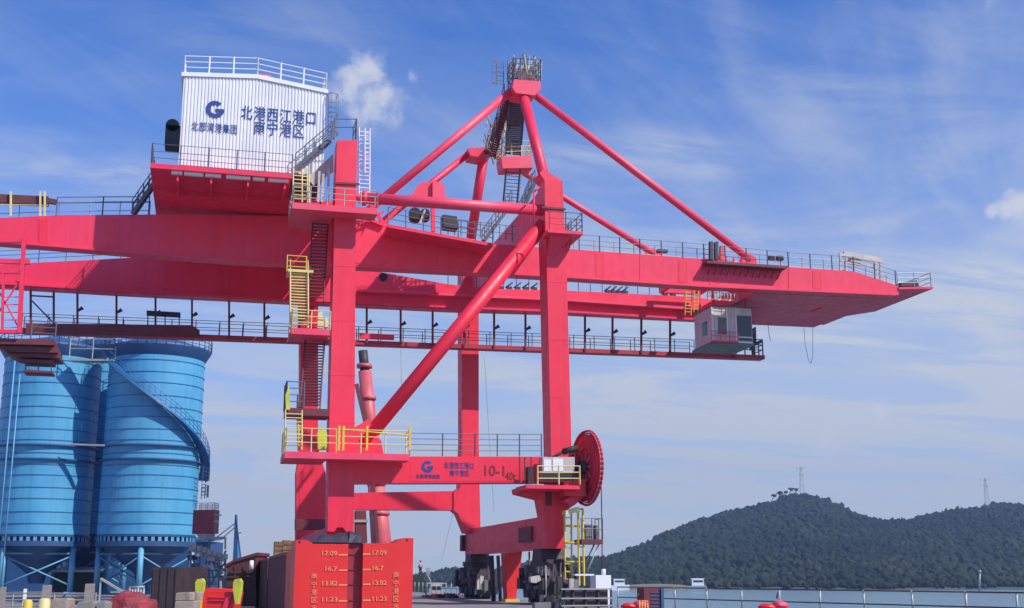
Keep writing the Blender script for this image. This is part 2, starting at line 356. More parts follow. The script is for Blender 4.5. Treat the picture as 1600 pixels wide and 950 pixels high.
# the wood on the hills: thousands of uneven crowns in one mesh
def foliage_mat(name, c1, c2, c3, sc):
    m = bpy.data.materials.new(name); m.use_nodes = True; t = m.node_tree; b = t.nodes['Principled BSDF']; b.inputs['Roughness'].default_value = .9
    b.inputs['Specular IOR Level'].default_value = .15
    at = t.nodes.new('ShaderNodeTexCoord'); n = t.nodes.new('ShaderNodeTexNoise'); n.inputs['Scale'].default_value = sc; n.inputs['Detail'].default_value = 6; n.inputs['Roughness'].default_value = .7
    t.links.new(at.outputs['Object'], n.inputs['Vector']); cr = t.nodes.new('ShaderNodeValToRGB'); e = cr.color_ramp
    e.elements[0].position = .3; e.elements[0].color = (*c1, 1); e.elements[1].position = .72; e.elements[1].color = (*c3, 1); k = e.elements.new(.5); k.color = (*c2, 1)
    t.links.new(n.outputs['Fac'], cr.inputs[0]); g_ = t.nodes.new('ShaderNodeNewGeometry'); n2_ = t.nodes.new('ShaderNodeTexNoise'); n2_.inputs['Scale'].default_value = sc*.22; n2_.inputs['Detail'].default_value = 3; t.links.new(at.outputs['Object'], n2_.inputs['Vector'])
    ad = t.nodes.new('ShaderNodeMath'); ad.operation = 'MULTIPLY_ADD'; t.links.new(g_.outputs['Random Per Island'], ad.inputs[0]); ad.inputs[1].default_value = .34; t.links.new(n2_.outputs['Fac'], ad.inputs[2])
    av = t.nodes.new('ShaderNodeMath'); av.operation = 'ADD'; t.links.new(ad.outputs[0], av.inputs[0]); t.links.new(n.outputs['Fac'], av.inputs[1])
    hv = t.nodes.new('ShaderNodeMath'); hv.operation = 'MULTIPLY_ADD'; t.links.new(av.outputs[0], hv.inputs[0]); hv.inputs[1].default_value = .72; hv.inputs[2].default_value = -.34
    t.links.new(hv.outputs[0], cr.inputs[0]); t.links.new(cr.outputs[0], b.inputs['Base Color']); return m
FOL = foliage_mat('hill foliage', (.011, .019, .010), (.018, .028, .013), (.038, .050, .024), .035)
def crown_variants(k=9, sub=1):
    res = []
    for i in range(k):
        bm = bmesh.new(); bmesh.ops.create_icosphere(bm, subdivisions=sub, radius=1)
        off = Vector((i*9.3, i*4.1, 2.7)); vs = []
        for v in bm.verts:
            n_ = noise.noise(v.co*1.5+off)*.55+noise.noise(v.co*3.7+off)*.42+random.uniform(-.07, .07)
            p = v.co*(1+n_); p.z *= .95
            vs.append(tuple(p))
        res.append((np.array(vs), np.array([[v.index for v in f.verts] for f in bm.faces]))); bm.free()
    return res
CV = crown_variants()
def scatter(name, pts, mat_, kind=None):
    V = []; FA = []; o = 0
    for (p, s) in pts:
        vs, fs = random.choice(CV); a = random.uniform(0, 6.28); ca, sa = math.cos(a), math.sin(a)
        q = vs @ np.array([[ca, sa, 0], [-sa, ca, 0], [0, 0, 1]]).T * np.array([s[0], s[0], s[1]]) + np.array(p)
        V.append(q); FA.append(fs+o); o += len(vs)
    V = np.concatenate(V); FA = np.concatenate(FA); me = bpy.data.meshes.new(name)
    me.vertices.add(len(V)); me.vertices.foreach_set('co', V.astype(np.float32).ravel())
    me.loops.add(FA.size); me.loops.foreach_set('vertex_index', FA.astype(np.int32).ravel())
    me.polygons.add(len(FA)); me.polygons.foreach_set('loop_start', np.arange(0, FA.size, 3, dtype=np.int32))
    me.update(calc_edges=True); me.materials.append(mat_)
    ob = bpy.data.objects.new(name, me); COL.objects.link(ob); return ob
tp = []
for i in range(27000):
    u = random.uniform(520, 1760); t_ = random.random()**.8*1.05
    if t_ < .02: continue
    p = hill_pt(u, t_); h = random.choice((random.uniform(.8, 1.6), random.uniform(1.2, 2.3), random.uniform(1.8, 3.0)))*(0.7 if t_ < .12 else 1.0); sp_ = h*random.uniform(.75, 1.25)
    if random.random() < .05: h *= 1.3
    tp.append(((p.x, p.y, p.z+h*.75), (sp_, h)))
tag(scatter('hill_forest', tp, FOL), 'dark bluish green forest covering the hills beyond the river', 'forest', kind='stuff')

# ------------------------------------------------------------------ the big gantry crane
YL, YN, YG, SP = 72.0, 79.0, 90.4, 23.0
YF = YL+SP
base = P(690, 900, 83); base.z = 0
CR = thing('gantry_crane', base, 'large red gantry crane with white machine house and long boom above the quay', 'crane')
def part(mb, name, m, label=None, parent=None):
    o = mb.build(name, m, parent or CR)
    if label: o['label'] = label
    return o
def parts(mb, name, m, parent=None):
    par = list(range(len(mb.v)))
    def find(i):
        while par[i] != i: par[i] = par[par[i]]; i = par[i]
        return i
    for f in mb.f:
        for k in f[1:]: par[find(k)] = find(f[0])
    groups = {}
    for f, sm in zip(mb.f, mb.sm): groups.setdefault(find(f[0]), []).append((f, sm))
    res = []
    for fs in groups.values():
        idx = sorted({i for f, _ in fs for i in f}); mp_ = {i: k for k, i in enumerate(idx)}; nb = MB()
        nb.v = [mb.v[i] for i in idx]; nb.f = [[mp_[i] for i in f] for f, _ in fs]; nb.sm = [q for _, q in fs]
        res.append(nb.build(name, m, parent or CR))
    return res
# legs
part(MB().ey([(527, 219), (558, 219), (556, 330), (554, 690), (553, 830), (541, 831), (536, 824), (527, 824), (522, 831), (512, 830), (514, 690), (523, 330)], YL, 1.6), 'leg', LEGR)
part(MB().ey([(851, 281), (879, 283), (882, 345), (885, 400), (893, 700), (894, 765), (862, 765), (861, 690), (854, 400), (852, 345)], YL, 1.75), 'leg', LEGR)
part(MB().ey([(721, 420), (748, 422), (748, 690), (751, 833), (728, 833), (724, 823), (716, 803), (709, 797), (709, 768), (719, 762), (722, 690)], YF, 1.6), 'leg', LEGR)
part(MB().ey([(469, 425), (497, 426), (497, 700), (509, 740), (509, 852), (463, 852), (463, 740), (469, 700)], YF, 1.6), 'leg', LEGR)
# upper cross beams from the near legs to the far legs
a, b_ = P(852, 283, YL), P(879, 345, YL); part(MB().box(a.x+.05, b_.x-.05, YL+1.74, YF+.1, b_.z+.1, a.z-.15), 'cross_beam', RED)
a, b_ = P(525, 300, YL), P(556, 345, YL); part(MB().box(a.x+.05, b_.x-.05, YL+1.6, YF+.1, b_.z, a.z), 'cross_beam', RED)
# portal beams
part(MB().ey([(553.6, 713), (862, 713.5), (861.5, 754), (553.4, 755)], YL+.15, 1.3), 'portal_beam', LEGR)
part(MB().ey([(498, 771), (709.5, 767), (709, 797), (498, 796)], YF+.12, 1.3), 'portal_beam', LEGR)
# braces and struts
mb = MB().tube(P(849, 350, YL+.85), P(566, 694, YL+.85), .44, 18)
part(mb, 'diagonal_brace', LEGR)
mb = MB().ey([(553.5, 668), (575, 655), (596, 690), (600, 712.5), (553.5, 712.5)], YL+.55, .5); part(mb, 'gusset', LEGR)
mb = MB().tube(P(566, 309, YL+.8), P(851.5, 329, YL+.8), .36, 16).tube(P(566, 309, YL+.8), P(572, 309.5, YL+.8), .5, 16).tube(P(557, 309, YL+.8), P(566, 309, YL+.8), .25, 10)
part(mb, 'upper_strut', REDP)
# girders
NG = [(-90, 344), (100, 336), (250, 335), (520, 338), (600, 350), (767, 381), (889, 389), (1100, 404.5), (1232, 417), (1334, 424), (1402, 446), (1405, 461),
      (1100, 447.5), (885, 433), (777, 427), (558, 416), (380, 408), (209, 395), (0, 378), (-90, 371)]
ng = part(MB().ey(NG, YN, 1.3), 'girder', RED)
FG = [(-90, 418), (0, 413), (145, 406), (232, 401), (520, 412), (700, 444), (767, 451), (885, 454), (1069, 463), (1180, 474), (1281, 490), (1283, 507),
      (1080, 498), (885, 488), (703, 483), (558, 476), (380, 467), (185, 457), (84, 451), (0, 446), (-90, 440)]
part(MB().ey(FG, YG, 1.3), 'girder', RED)
# trolley rail ledges on the inner faces and bottom flanges
def strip(px, h, Y0, dy):
    top = [(u, v) for u, v in px]; bot = [(u, v+h) for u, v in reversed(px)]
    return MB().ey(top+bot, Y0, dy)
part(strip([(560, 451), (767, 461), (885, 466), (1069, 479), (1200, 487)], 4, YG-.55, .547), 'trolley_rail', REDP)
part(strip([(0, 441), (185, 452), (380, 462), (558, 471), (703, 478), (885, 485), (1080, 496.5), (1200, 501)], 3, YG-.25, .247), 'flange', RED)
part(strip([(-80, 370), (0, 376.2), (209, 393.2), (380, 406.2), (558, 414.2), (777, 425.2), (885, 431.2), (1100, 445.7), (1400, 459)], 2.6, YN-.16, .158), 'flange', RED)
# vertical weld ribs on the near girder
mb = MB()
for u, v0, v1 in ((1109, 408, 446), (1232, 419, 452), (1000, 399, 439), (640, 372, 418), (330, 340, 402), (185, 340, 391)):
    mb.ey([(u, v0), (u+1.2, v0), (u+1.2, v1), (u, v1)], YN-.03, .029)
parts(mb, 'weld_seam', RED)
mb = MB()
for v in (415, 500, 585, 660): mb.ey([(516+(660-v)*.03, v), (556, v+.5), (556, v+1.7), (516+(660-v)*.03, v+1.2)], YL-.012, .011)
for v in (440, 530, 620): k = (v-400)/290; mb.ey([(854+7.5*k, v), (886+7.5*k, v+.6), (886+7.5*k, v+1.8), (854+7.5*k, v+1.2)], YL-.012, .011)
for u in (450+130, 730, 790): mb.ey([(u, 756), (u+1.1, 756), (u+1.1, 756.2), (u, 756.2)], YL+.2, .01)
parts(mb, 'weld_seam', LEGR)
ntv = lambda u: np.interp(u, [p[0] for p in NG[:11]], [p[1] for p in NG[:11]]); nbv = lambda u: np.interp(u, [p[0] for p in NG[:10:-1]], [p[1] for p in NG[:10:-1]])
for u in (60, 165, 330, 700, 930, 1060, 1270):
    o_ = part(MB().ey([(u, ntv(u)+4), (u+15, ntv(u+15)+4), (u+15, nbv(u+15)-4), (u, nbv(u)-4)], YN-.022, .018), 'splice_plate', LEGR)
    mb = MB()
    for k in range(7):
        for uu in (u+2.5, u+12.5): c = P(uu, ntv(uu)+7+(nbv(uu)-ntv(uu)-14)*k/6, YN); mb.tube((c.x, YN-.045, c.z), (c.x, YN-.023, c.z), .03, 6)
    part(mb, 'bolt_pattern', RED, parent=o_)
# closed end frame of the boom, with a slot through it
pz = lambda u, v: P(u, v, YN)
def endbox(u0, u1, y0, y1):
    t0, t1 = 430+(u0-1215)*.07, 430+(u1-1215)*.07; b0, b1 = 453.3+(u0-1215)*.042, 453.3+(u1-1215)*.042
    f_ = [pz(u0, t0), pz(u1, t1), pz(u1, b1), pz(u0, b0)]; f_ = [Vector((p.x, y0, p.z)) for p in f_]
    return f_
mb = MB()
for u0, u1, y0, y1 in ((1190, 1330, 80.31, YG-.01), (1337, 1403, 80.31, YG-.01), (1330, 1337, 80.31, 84.0), (1330, 1337, 85.6, YG-.01)):
    mb.ext(endbox(u0, u1, y0, y1), (0, y1-y0, 0))
part(mb, 'end_beam', RED)
a = P(1403, 449, YN); e = P(1458, 449, YN-.1)
part(MB().ext([(a.x, YN-.1, a.z), (e.x, YN-.1, a.z+.2), (e.x, YN+8.3, a.z+.2), (a.x, YN+11.2, a.z)], (0, 0, -.16)), 'end_platform', RED)
part(MB().railing([(a.x, YN, a.z), (e.x-.1, YN, a.z+.2), (e.x-.1, YN+8.1, a.z+.2), (a.x+.3, YN+10.8, a.z)], 1.1, 1.6), 'railing', GALV)
part(MB().ey([(1408, 441), (1432, 438), (1436, 447), (1408, 447)], YN+1.2, 1.2), 'winch', DARK)
# railings along the boom
def top_pts(us, Y, poly=None, dv=0):
    vv = lambda u: np.interp(u, [p[0] for p in poly], [p[1] for p in poly])
    return [P(u, vv(u)+dv, Y) for u in us]
NT = NG[:11]; FT = FG[:11]
part(MB().railing(top_pts([905, 1000, 1100, 1232, 1334, 1400], YN, NT), 1.1, 1.75, r=.018, rp=.048), 'railing', RAILG)
part(MB().railing([p+Vector((0, 1.25, 0)) for p in top_pts([905, 1000, 1100, 1232, 1334, 1400], YN, NT)], 1.1, 1.75, r=.022, rp=.036), 'railing', GALV)
part(MB().railing(top_pts([88, 160, 232], YN, NT), 1.2, 1.9, rails=(1, .68), r=.03, rp=.045), 'railing', RAILG)
part(MB().railing([p+Vector((0, 1.2, 0)) for p in top_pts([-40, 88, 232], YN, NT)], 1.25, 2.2, rails=(1, .5), r=.025), 'railing', GALV)
part(MB().railing(top_pts([-20, 60, 145, 232], YG+1.2, FT), 1.0, 2.4, r=.025), 'railing', RAILG)
part(MB().railing(top_pts([700, 767, 885, 1069, 1180], YG+.1, FT), .95, 1.0, rails=(1,), r=.03, rp=.035), 'railing', RAILG)
mb = MB()   # cable festoon pieces along the far girder top
for u in list(range(770, 840, 13))+list(range(950, 985, 9))+[1040, 1052]:
    p = P(u, np.interp(u, [q[0] for q in FT], [q[1] for q in FT]), YG+.2); mb.tube(p+Vector((-.3, 0, .1)), p+Vector((.25, 0, .55)), .07, 6).box(p.x-.2, p.x+.2, YG+.1, YG+.4, p.z, p.z+.2)
parts(mb, 'cable_trolley', DARK)
# things on the boom
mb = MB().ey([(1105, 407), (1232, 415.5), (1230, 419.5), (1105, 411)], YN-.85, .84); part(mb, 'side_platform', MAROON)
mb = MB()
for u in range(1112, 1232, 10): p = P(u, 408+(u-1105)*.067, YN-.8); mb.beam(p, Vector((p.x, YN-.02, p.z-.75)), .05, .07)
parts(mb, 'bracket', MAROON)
mb = MB()
for u in (1112, 1120): mb.ey([(u-2.4, 377+(u-1112)*.1), (u+2.4, 377), (u+2.4, 406), (u-2.4, 405)], YN-.5, .3)
parts(mb, 'cable_post', DARK)
part(MB().ey([(1126, 384), (1132, 384), (1132, 406), (1126, 406)], YN+.4, .3), 'light_box', PINKST)
mb = MB()
for u in (1313, 1322, 1368, 1376): p, q = P(u, 424+(u-1313)*.2, YN+.3), P(u, 396+(u-1313)*.16, YN+.3); mb.beam(p, q, .14, .14)
mb.beam(P(1311, 398, YN+.3), P(1380, 409, YN+.3), .16, .22).beam(P(1318, 395, YN+1.1), P(1380, 405, YN+1.1), .16, .2).beam(P(1320, 410, YN+.4), P(1372, 418, YN+.4), .12, .12).ey([(1330, 402), (1346, 404), (1346, 411), (1330, 409)], YN+.3, .7)
part(mb, 'hoist_frame', CREAM)
for uu in (1207, 1220, 1035): part(MB().ey([(uu-4, 399), (uu+4, 400), (uu+5, 406), (uu-4, 405)] if uu > 1100 else [(1028, 389), (1044, 390), (1044, 394), (1028, 393)], YN+.3, .4), 'floodlight', DARK)
# trailing cables under the boom end
mb = MB(); pts = [P(1256, 512, 84), P(1258, 538, 84), P(1263, 562, 84), P(1267, 568, 84), P(1270, 556, 84), P(1270, 512, 84)]; mb.path(pts, .018, 5); mb.path([P(1200, 505, 84), P(1201, 518, 84), P(1204, 532, 84)], .022, 5)
parts(mb, 'loose_cable', DARK)

# back end: jib beam, hanging ladder frame and service platform
part(MB().beam(P(-30, 310, YN+.6), P(76, 315, YN+.6), .5, .55).beam(P(70, 313, YN+.6), P(88, 316, YN+.6), .3, .3), 'jib_beam', BROWN)
mb = MB()
for u in (17, 63, 70): p = P(u, 338, YN+.2); mb.beam(p, P(u, 299, YN+.2), .12, .12)
mb.tube(P(-20, 319, YN+.2), P(75, 321, YN+.2), .03, 5); parts(mb, 'support_post', YELP)
YH = 76.8
mb = MB().ey([(34, 370), (40, 370), (33, 520), (26, 520)], YH, .35).ey([(-20, 403), (46, 405), (46, 412), (-20, 410)], YH+.05, .3).ey([(-20, 420), (34, 421), (34, 427), (-20, 426)], YH+.05, .25).ey([(-20, 514), (30, 515), (30, 521), (-20, 520)], YH+.05, .3)
mb.beam(P(30, 440, YH+.2), P(-10, 500, YH+.2), .09, .09).beam(P(28, 510, YH+.2), P(-12, 436, YH+.2), .09, .09).ey([(3, 425), (7, 425), (5, 516), (1, 516)], YH+.06, .2)
for v in range(440, 515, 12): mb.beam(P(5, v, YH+.3), P(30, v, YH+.3), .05, .05)
mb.ey([(-30, 374), (40, 372), (40, 378), (-30, 379)], YH+.05, .25); part(mb, 'hanging_frame', RED)
mb = MB(); z0 = P(40, 545, YH+1.2)
for v, u0, u1, th in ((528, -20, 84, 9), (540, -5, 90, 9), (551, 10, 92, 6)): mb.ey([(u0, v), (u1, v+2), (u1, v+2+th), (u0+14, v+th)], YH+.4+(v-528)*.03, 2.6)
mb.ey([(30, 560), (83, 563), (83, 568), (36, 566)], YH+1.4, 1.5).ey([(36, 577), (82, 580), (82, 583), (36, 581)], YH+1.4, 1.5)
for u in (40, 60, 80): mb.beam(P(u, 562, YH+1.5), P(u, 581, YH+1.5), .07, .07)
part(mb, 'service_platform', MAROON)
part(MB().railing([P(48, 529, YH+.6), P(86, 531, YH+.6)], 1.1, 1.0, r=.035), 'railing', RAILG)

# hung walkway under the far girder
YW = 91.75; wl = lambda u: 512 + (u-34)*(551-512)/(1085-34.)
W0, W1 = P(34, wl(34), YW), P(1195, wl(1195), YW)
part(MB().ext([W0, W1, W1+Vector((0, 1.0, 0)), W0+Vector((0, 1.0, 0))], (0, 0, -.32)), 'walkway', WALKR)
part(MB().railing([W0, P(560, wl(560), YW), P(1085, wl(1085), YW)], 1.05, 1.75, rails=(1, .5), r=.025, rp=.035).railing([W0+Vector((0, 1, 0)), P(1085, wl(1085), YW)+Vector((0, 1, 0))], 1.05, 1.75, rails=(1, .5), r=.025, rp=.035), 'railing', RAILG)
hang_u = [48, 84, 121, 182, 243, 300, 358, 413, 467, 573, 626, 676, 725, 772, 821, 868, 914, 957, 1002, 1047]
fgb = lambda u: np.interp(u, [p[0] for p in FG[:11:-1]], [p[1] for p in FG[:11:-1]])
for u in hang_u:
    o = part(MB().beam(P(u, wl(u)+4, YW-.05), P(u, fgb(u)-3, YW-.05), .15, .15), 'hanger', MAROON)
    if u > 100 and u < 1050:
        q = P(u+3.5, (wl(u)+fgb(u))/2, YW-.1); part(MB().tube(q+Vector((-.12, 0, -.08)), q+Vector((.2, -.08, .15)), .08, 8, .15), 'floodlight', DARK, parent=o)
E0, E1 = P(1150, wl(1150), YW-.6), P(1192, wl(1192), YW-.6)
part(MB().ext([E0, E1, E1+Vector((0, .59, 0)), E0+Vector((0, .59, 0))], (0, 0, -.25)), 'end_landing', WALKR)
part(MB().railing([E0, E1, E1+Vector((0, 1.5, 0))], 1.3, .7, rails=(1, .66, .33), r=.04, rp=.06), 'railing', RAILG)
part(MB().beam(P(1172, 500, YW-.5), P(1177, wl(1177), YW-.5), .2, .2), 'hanger', DARK)
mb = MB().ext([P(40, 505, YW-.2), P(300, 508, YW-.2), P(312, 516, YW-.2), P(312, 525, YW-.2), P(40, 522, YW-.2)], (0, .19, 0)); part(mb, 'cable_trough', MAROON)
mb = MB().ext([P(229, 485, YW+.4), P(282, 488, YW+.4), P(282, 495, YW+.4), P(229, 492, YW+.4)], (0, .4, 0))
for u in (231, 258, 280): mb.beam(P(u, 490, YW+.5), P(u, wl(u), YW+.5), .08, .08)
part(mb, 'cable_rack', DARK)
part(MB().beam(P(84, 505, YW), P(50, 470, YW), .1, .1).beam(P(48, 462, YW), P(84, 464, YW), .1, .1), 'strut', MAROON)
part(MB().ey([(562, 520), (616, 523), (616, 531), (562, 529)], YW-.2, .19), 'equipment_box', RED)

# machine house
YM = 73.5
hx0, hx1, hxr = P(283, 190, YM).x, P(508, 190, YM).x, P(402, 120, YM).x
zb_ = P(390, 266, YM).z; zl, zr_, zk = P(283, 119, YM).z, P(509, 146, YM).z, P(402, 123, YM).z
zt = lambda x: zl+(zk-zl)*(x-hx0)/(hxr-hx0) if x < hxr else zk+(zr_-zk)*(x-hxr)/(hx1-hxr)
mb = corrugated(hx0, hx1, YM, lambda x: zb_, zt, .20, .045)
YB = 84.5
mb.add([(hx0, YM+.002, zb_), (hx0, YM+.002, zl), (hx0, YB, zl), (hx0, YB, zb_), (hx1, YM+.002, zb_), (hx1, YM+.002, zr_), (hx1, YB, zr_), (hx1, YB, zb_), (hxr, YM+.002, zk), (hxr, YB, zk)],
       [(0, 1, 2, 3), (4, 7, 6, 5), (1, 8, 9, 2), (8, 5, 6, 9), (3, 2, 9, 6, 7)])
MHO = part(mb, 'machine_house', WHITE)
mb = MB().ext([(hx0-.15, YM-.12, zl-.02), (hxr, YM-.12, zk-.02), (hx1+.12, YM-.12, zr_-.02), (hx1+.12, YM-.12, zr_+.24), (hxr, YM-.12, zk+.26), (hx0-.15, YM-.12, zl+.24)], (0, YB-YM+.3, 0)); part(mb, 'roof', WHITR, parent=MHO)
top = [(hx0, YB, zl+.24), (hx0, YM, zl+.24), (hxr, YM, zk+.26), (hx1-.02, YM, zr_+.24), (hx1-.02, YB, zr_+.24)]
part(MB().railing(top, 1.12, 1.32, r=.035, rp=.06), 'roof_railing', WHITR, parent=MHO)
part(MB().tube((hxr-.1, YM+.8, zk+.5), (hxr+.9, YM+.8, zk+.42), .22, 10), 'roof_vent', PINKST, parent=MHO)
g_logo(336, 171, 14.5, YM-.045, NAVY, MHO)
text('北部湾港集团', 299, 189, 371, 204, YM-.045, NAVY, MHO)
text('北港西江港口', 376, 164, 494, 186, YM-.045, NAVY, MHO)
text('南宁港区', 396, 188, 476, 210, YM-.045, NAVY, MHO)
mb = MB(); c0 = P(269, 205, YM+2.6); hz = (P(269, 187, YM+2.6).z-P(269, 226, YM+2.6).z)/2
mb.box(c0.x-.42, hx0-.004, YM+2.6, YM+4.2, c0.z-hz, c0.z+hz*.5).tube((c0.x, YM+2.6, c0.z+hz*.5), (c0.x, YM+4.2, c0.z+hz*.5), .42, 14); part(mb, 'air_intake', GREEND, parent=MHO)
# house platform
YP = 72.2
px0, px1 = P(235, 255, YP).x, P(456, 275, YP).x; zp = P(345, 263, YP).z
part(MB().box(px0, px1, YP, 86, zp-.3, zp), 'house_platform', RED)
part(MB().railing([(px0, 85, zp), (px0+.05, YP+.05, zp), (px1, YP+.05, zp)], 1.25, 1.65, rails=(1, .62, .3), r=.02, rp=.045), 'railing', RAILG)
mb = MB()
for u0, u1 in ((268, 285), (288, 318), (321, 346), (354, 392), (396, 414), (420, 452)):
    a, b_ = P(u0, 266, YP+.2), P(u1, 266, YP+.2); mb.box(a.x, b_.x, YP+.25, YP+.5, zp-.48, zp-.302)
parts(mb, 'painted_sunlight', WHITR)  # white boxes standing in for sunlit dashes below the platform edge
a, b_ = P(247, 300, 76.3), P(520, 335, 76.3); zg = P(400, 333, YN).z
part(MB().box(a.x, b_.x, 76.3, 91.5, zg+.05, zp-.302), 'house_base', RED)
mb = MB()
for u in (280, 330, 385, 440): q = P(u, 300, 76.3); mb.box(q.x-.06, q.x+.06, YP+.3, 76.3, zp-.9, zp-.303)
parts(mb, 'bracket', RED)
# back stair from girder to house platform
part(MB().stair(P(206, 334, YN-.3), P(240, 285, YN-.3), (0, .9, 0), rail=True, r=.035), 'stair', RAILG)

# landings, stairs and ladders around the near landside leg
def floor_(u0, u1, v, Y0, Y1, th=.22, m=REDP, name='landing'):
    a, b_ = P(u0, v, Y0), P(u1, v, Y0); return part(MB().box(a.x, b_.x, Y0, Y1, a.z-th, a.z), name, m), a, b_
fl, a, b_ = floor_(457, 590, 316, 70.6, 71.99, .38); LD = a.z
part(MB().box(a.x, P(521, 316, 71).x, 71.992, 75, LD-.38, LD), 'landing', REDP)
part(MB().railing([(a.x+.05, 74.8, LD), (a.x+.05, 70.65, LD), (b_.x, 70.65, LD), (b_.x, 71.9, LD)], 1.1, 1.0, r=.025, rp=.035), 'railing', GALV)
part(MB().stair(P(461, 264, 73.0)+Vector((0, 0, 0)), P(519, 214, 73.0), (0, .8, 0), rail=True, r=.035), 'stair', RAILG)
part(MB().ladder(P(458, 316, 70.9), P(458, 262, 70.9), (.85, 0, 0), .22, .05).ladder(P(472, 316, 70.9), P(472, 264, 70.9), (.42, 0, 0), .22, .05), 'ladder', YELP)
mb = MB()
for u, v in ((497, 268), (503, 272), (512, 262)): mb.beam(P(u, 316, 72.6), P(u+2, v, 72.6), .14, .14)
mb.ey([(480, 278), (521, 240), (521, 268), (490, 290)], 73.3, .06); part(mb, 'side_plate', CREAM)
a = P(560, 270, 73); part(MB().ladder(P(561, 318, 73.4), P(561, 199, 73.4), (.66, 0, 0), .26, .05).ladder(P(570, 270, 73.0), P(570, 200, 73.0), (.32, 0, 0), .3, .045, ), 'ladder', WHITR)
part(MB().railing([P(522, 218, 72.1), P(556, 218, 72.1), P(556, 218, 72.1)+Vector((0, 1.5, 0))], 1.35, 1.3, rails=(1, .6), r=.03, rp=.05), 'railing', RAILG)
mb = MB().ladder(P(513, 212, 73.8), P(513, 152, 73.8), (.5, 0, 0), .3, .03, cage=(0, -.8, 0)); part(mb, 'caged_ladder', RAILG)
# leg collar plates
parts(MB().ey([(521, 284), (562, 286), (562, 289), (521, 287)], YL-.1, .09).ey([(519, 326), (560, 328), (560, 331), (519, 329)], YL-.1, .09), 'collar', MAROON)
# stair tower below: C, B landings
fl, a, b_ = floor_(455, 516, 512, 70.8, 73.4, .36); LC = a.z
part(MB().railing([(a.x+.05, 73.3, LC), (a.x+.05, 70.85, LC), (b_.x, 70.85, LC)], 1.1, 1.0, r=.025, rp=.035), 'railing', YELP)
part(MB().stair(P(453, 512, 71.0), P(453, 424, 72.6), (1.05, 0, 0), n=19, h=.8, r=.035), 'stair', YELP)
part(MB().stair(P(481, 470, 72.4), P(489, 345, 73.6), (.95, 0, 0), n=24, h=.9, r=.035), 'stair', MAROON)
fl, a, b_ = floor_(450, 490, 420, 72.2, 73.8, .15, YELP)
part(MB().railing([P(448, 424, 72.3), P(478, 426, 72.3)], 1.0, .8, r=.03), 'railing', YEL)
parts(MB().ey([(497, 490), (503, 484), (506, 512), (496, 512)], 71.2, .3).ey([(507, 496), (513, 496), (513, 511), (507, 511)], 71.2, .25), 'switch_box', YELP)
a, b_ = P(447, 637, 71.2), P(515, 637, 71.2); part(MB().box(a.x, b_.x, 71.2, 73.2, a.z-.42, a.z), 'landing', MAROON); LB = a.z
part(MB().railing([(a.x, 73.1, LB), (a.x, 71.25, LB), (a.x+1.0, 71.25, LB)], 1.55, .8, rails=(1, .75, .5, .25), r=.03, rp=.05), 'railing', RAILG)
part(MB().stair(P(469, 637, 71.6), P(478, 524, 73.0), (1.15, 0, 0), n=25, h=.8, r=.035), 'stair', MAROON)
part(MB().ladder(P(445, 702, 71.0), P(446, 640, 71.0), (.95, 0, 0), .22, .045), 'ladder', YELP)
part(MB().stair(P(466, 703, 71.3), P(464, 640, 72.4), (.2, 0, 0), n=4, h=.9, r=.04), 'stair', YEL)
part(MB().ey([(446, 618), (452, 600), (453, 640), (447, 640)], 71.0, .1), 'hoop', HIVIS)
part(MB().ey([(496, 676), (502, 668), (511, 676), (511, 702), (497, 702)], 71.4, .5), 'switch_box', HIVIS)
# portal platform with yellow gates
fl, a, b_ = floor_(445, 640, 705, 70.5, 71.99, .38, REDP, 'portal_platform'); LA = a.z
part(MB().box(a.x, P(511, 705, 71).x, 71.992, 74.5, LA-.38, LA), 'portal_platform', REDP)
part(MB().railing([P(640, 712, YL+.3), P(742, 713, YL+.3), P(846, 713, YL+.3)], 1.35, 1.6, rails=(1, .75, .5, .25), r=.022, rp=.042), 'railing', RAILG)
part(MB().railing([(a.x+.05, 74, LA), (a.x+.05, 70.55, LA), (b_.x, 70.55, LA), (b_.x, 71.9, LA)], 1.35, 1.5, rails=(1, .7, .4), r=.026, rp=.04), 'railing', YELP)
mb = MB()
for u in (529, 536, 573, 640): p = P(u, 704, 70.52); mb.beam(p, p+Vector((0, 0, 1.42)), .12, .12)
mb.tube(P(529, 671, 70.5), P(640, 680, 70.5), .04, 6); parts(mb, 'gate_post', YEL)
PBm = part(MB().ey([(641, 716), (830, 716), (830, 752), (641, 752)], YL+.135, .014), 'sign_panel', LEGR)
g_logo(668, 729, 9, YL+.13, NAVY, PBm); text('北部湾港集团', 650, 740.5, 687, 747, YL+.13, NAVY, PBm)
text('北港西江港口', 694, 722, 740, 731.5, YL+.13, NAVY, PBm); text('南宁港区', 703, 734, 733, 743.5, YL+.13, NAVY, PBm)
text('10-1', 757, 727, 788, 743, YL+.13, DRED, PBm); text('40t', 789, 737, 806, 750, YL+.13, DRED, PBm)

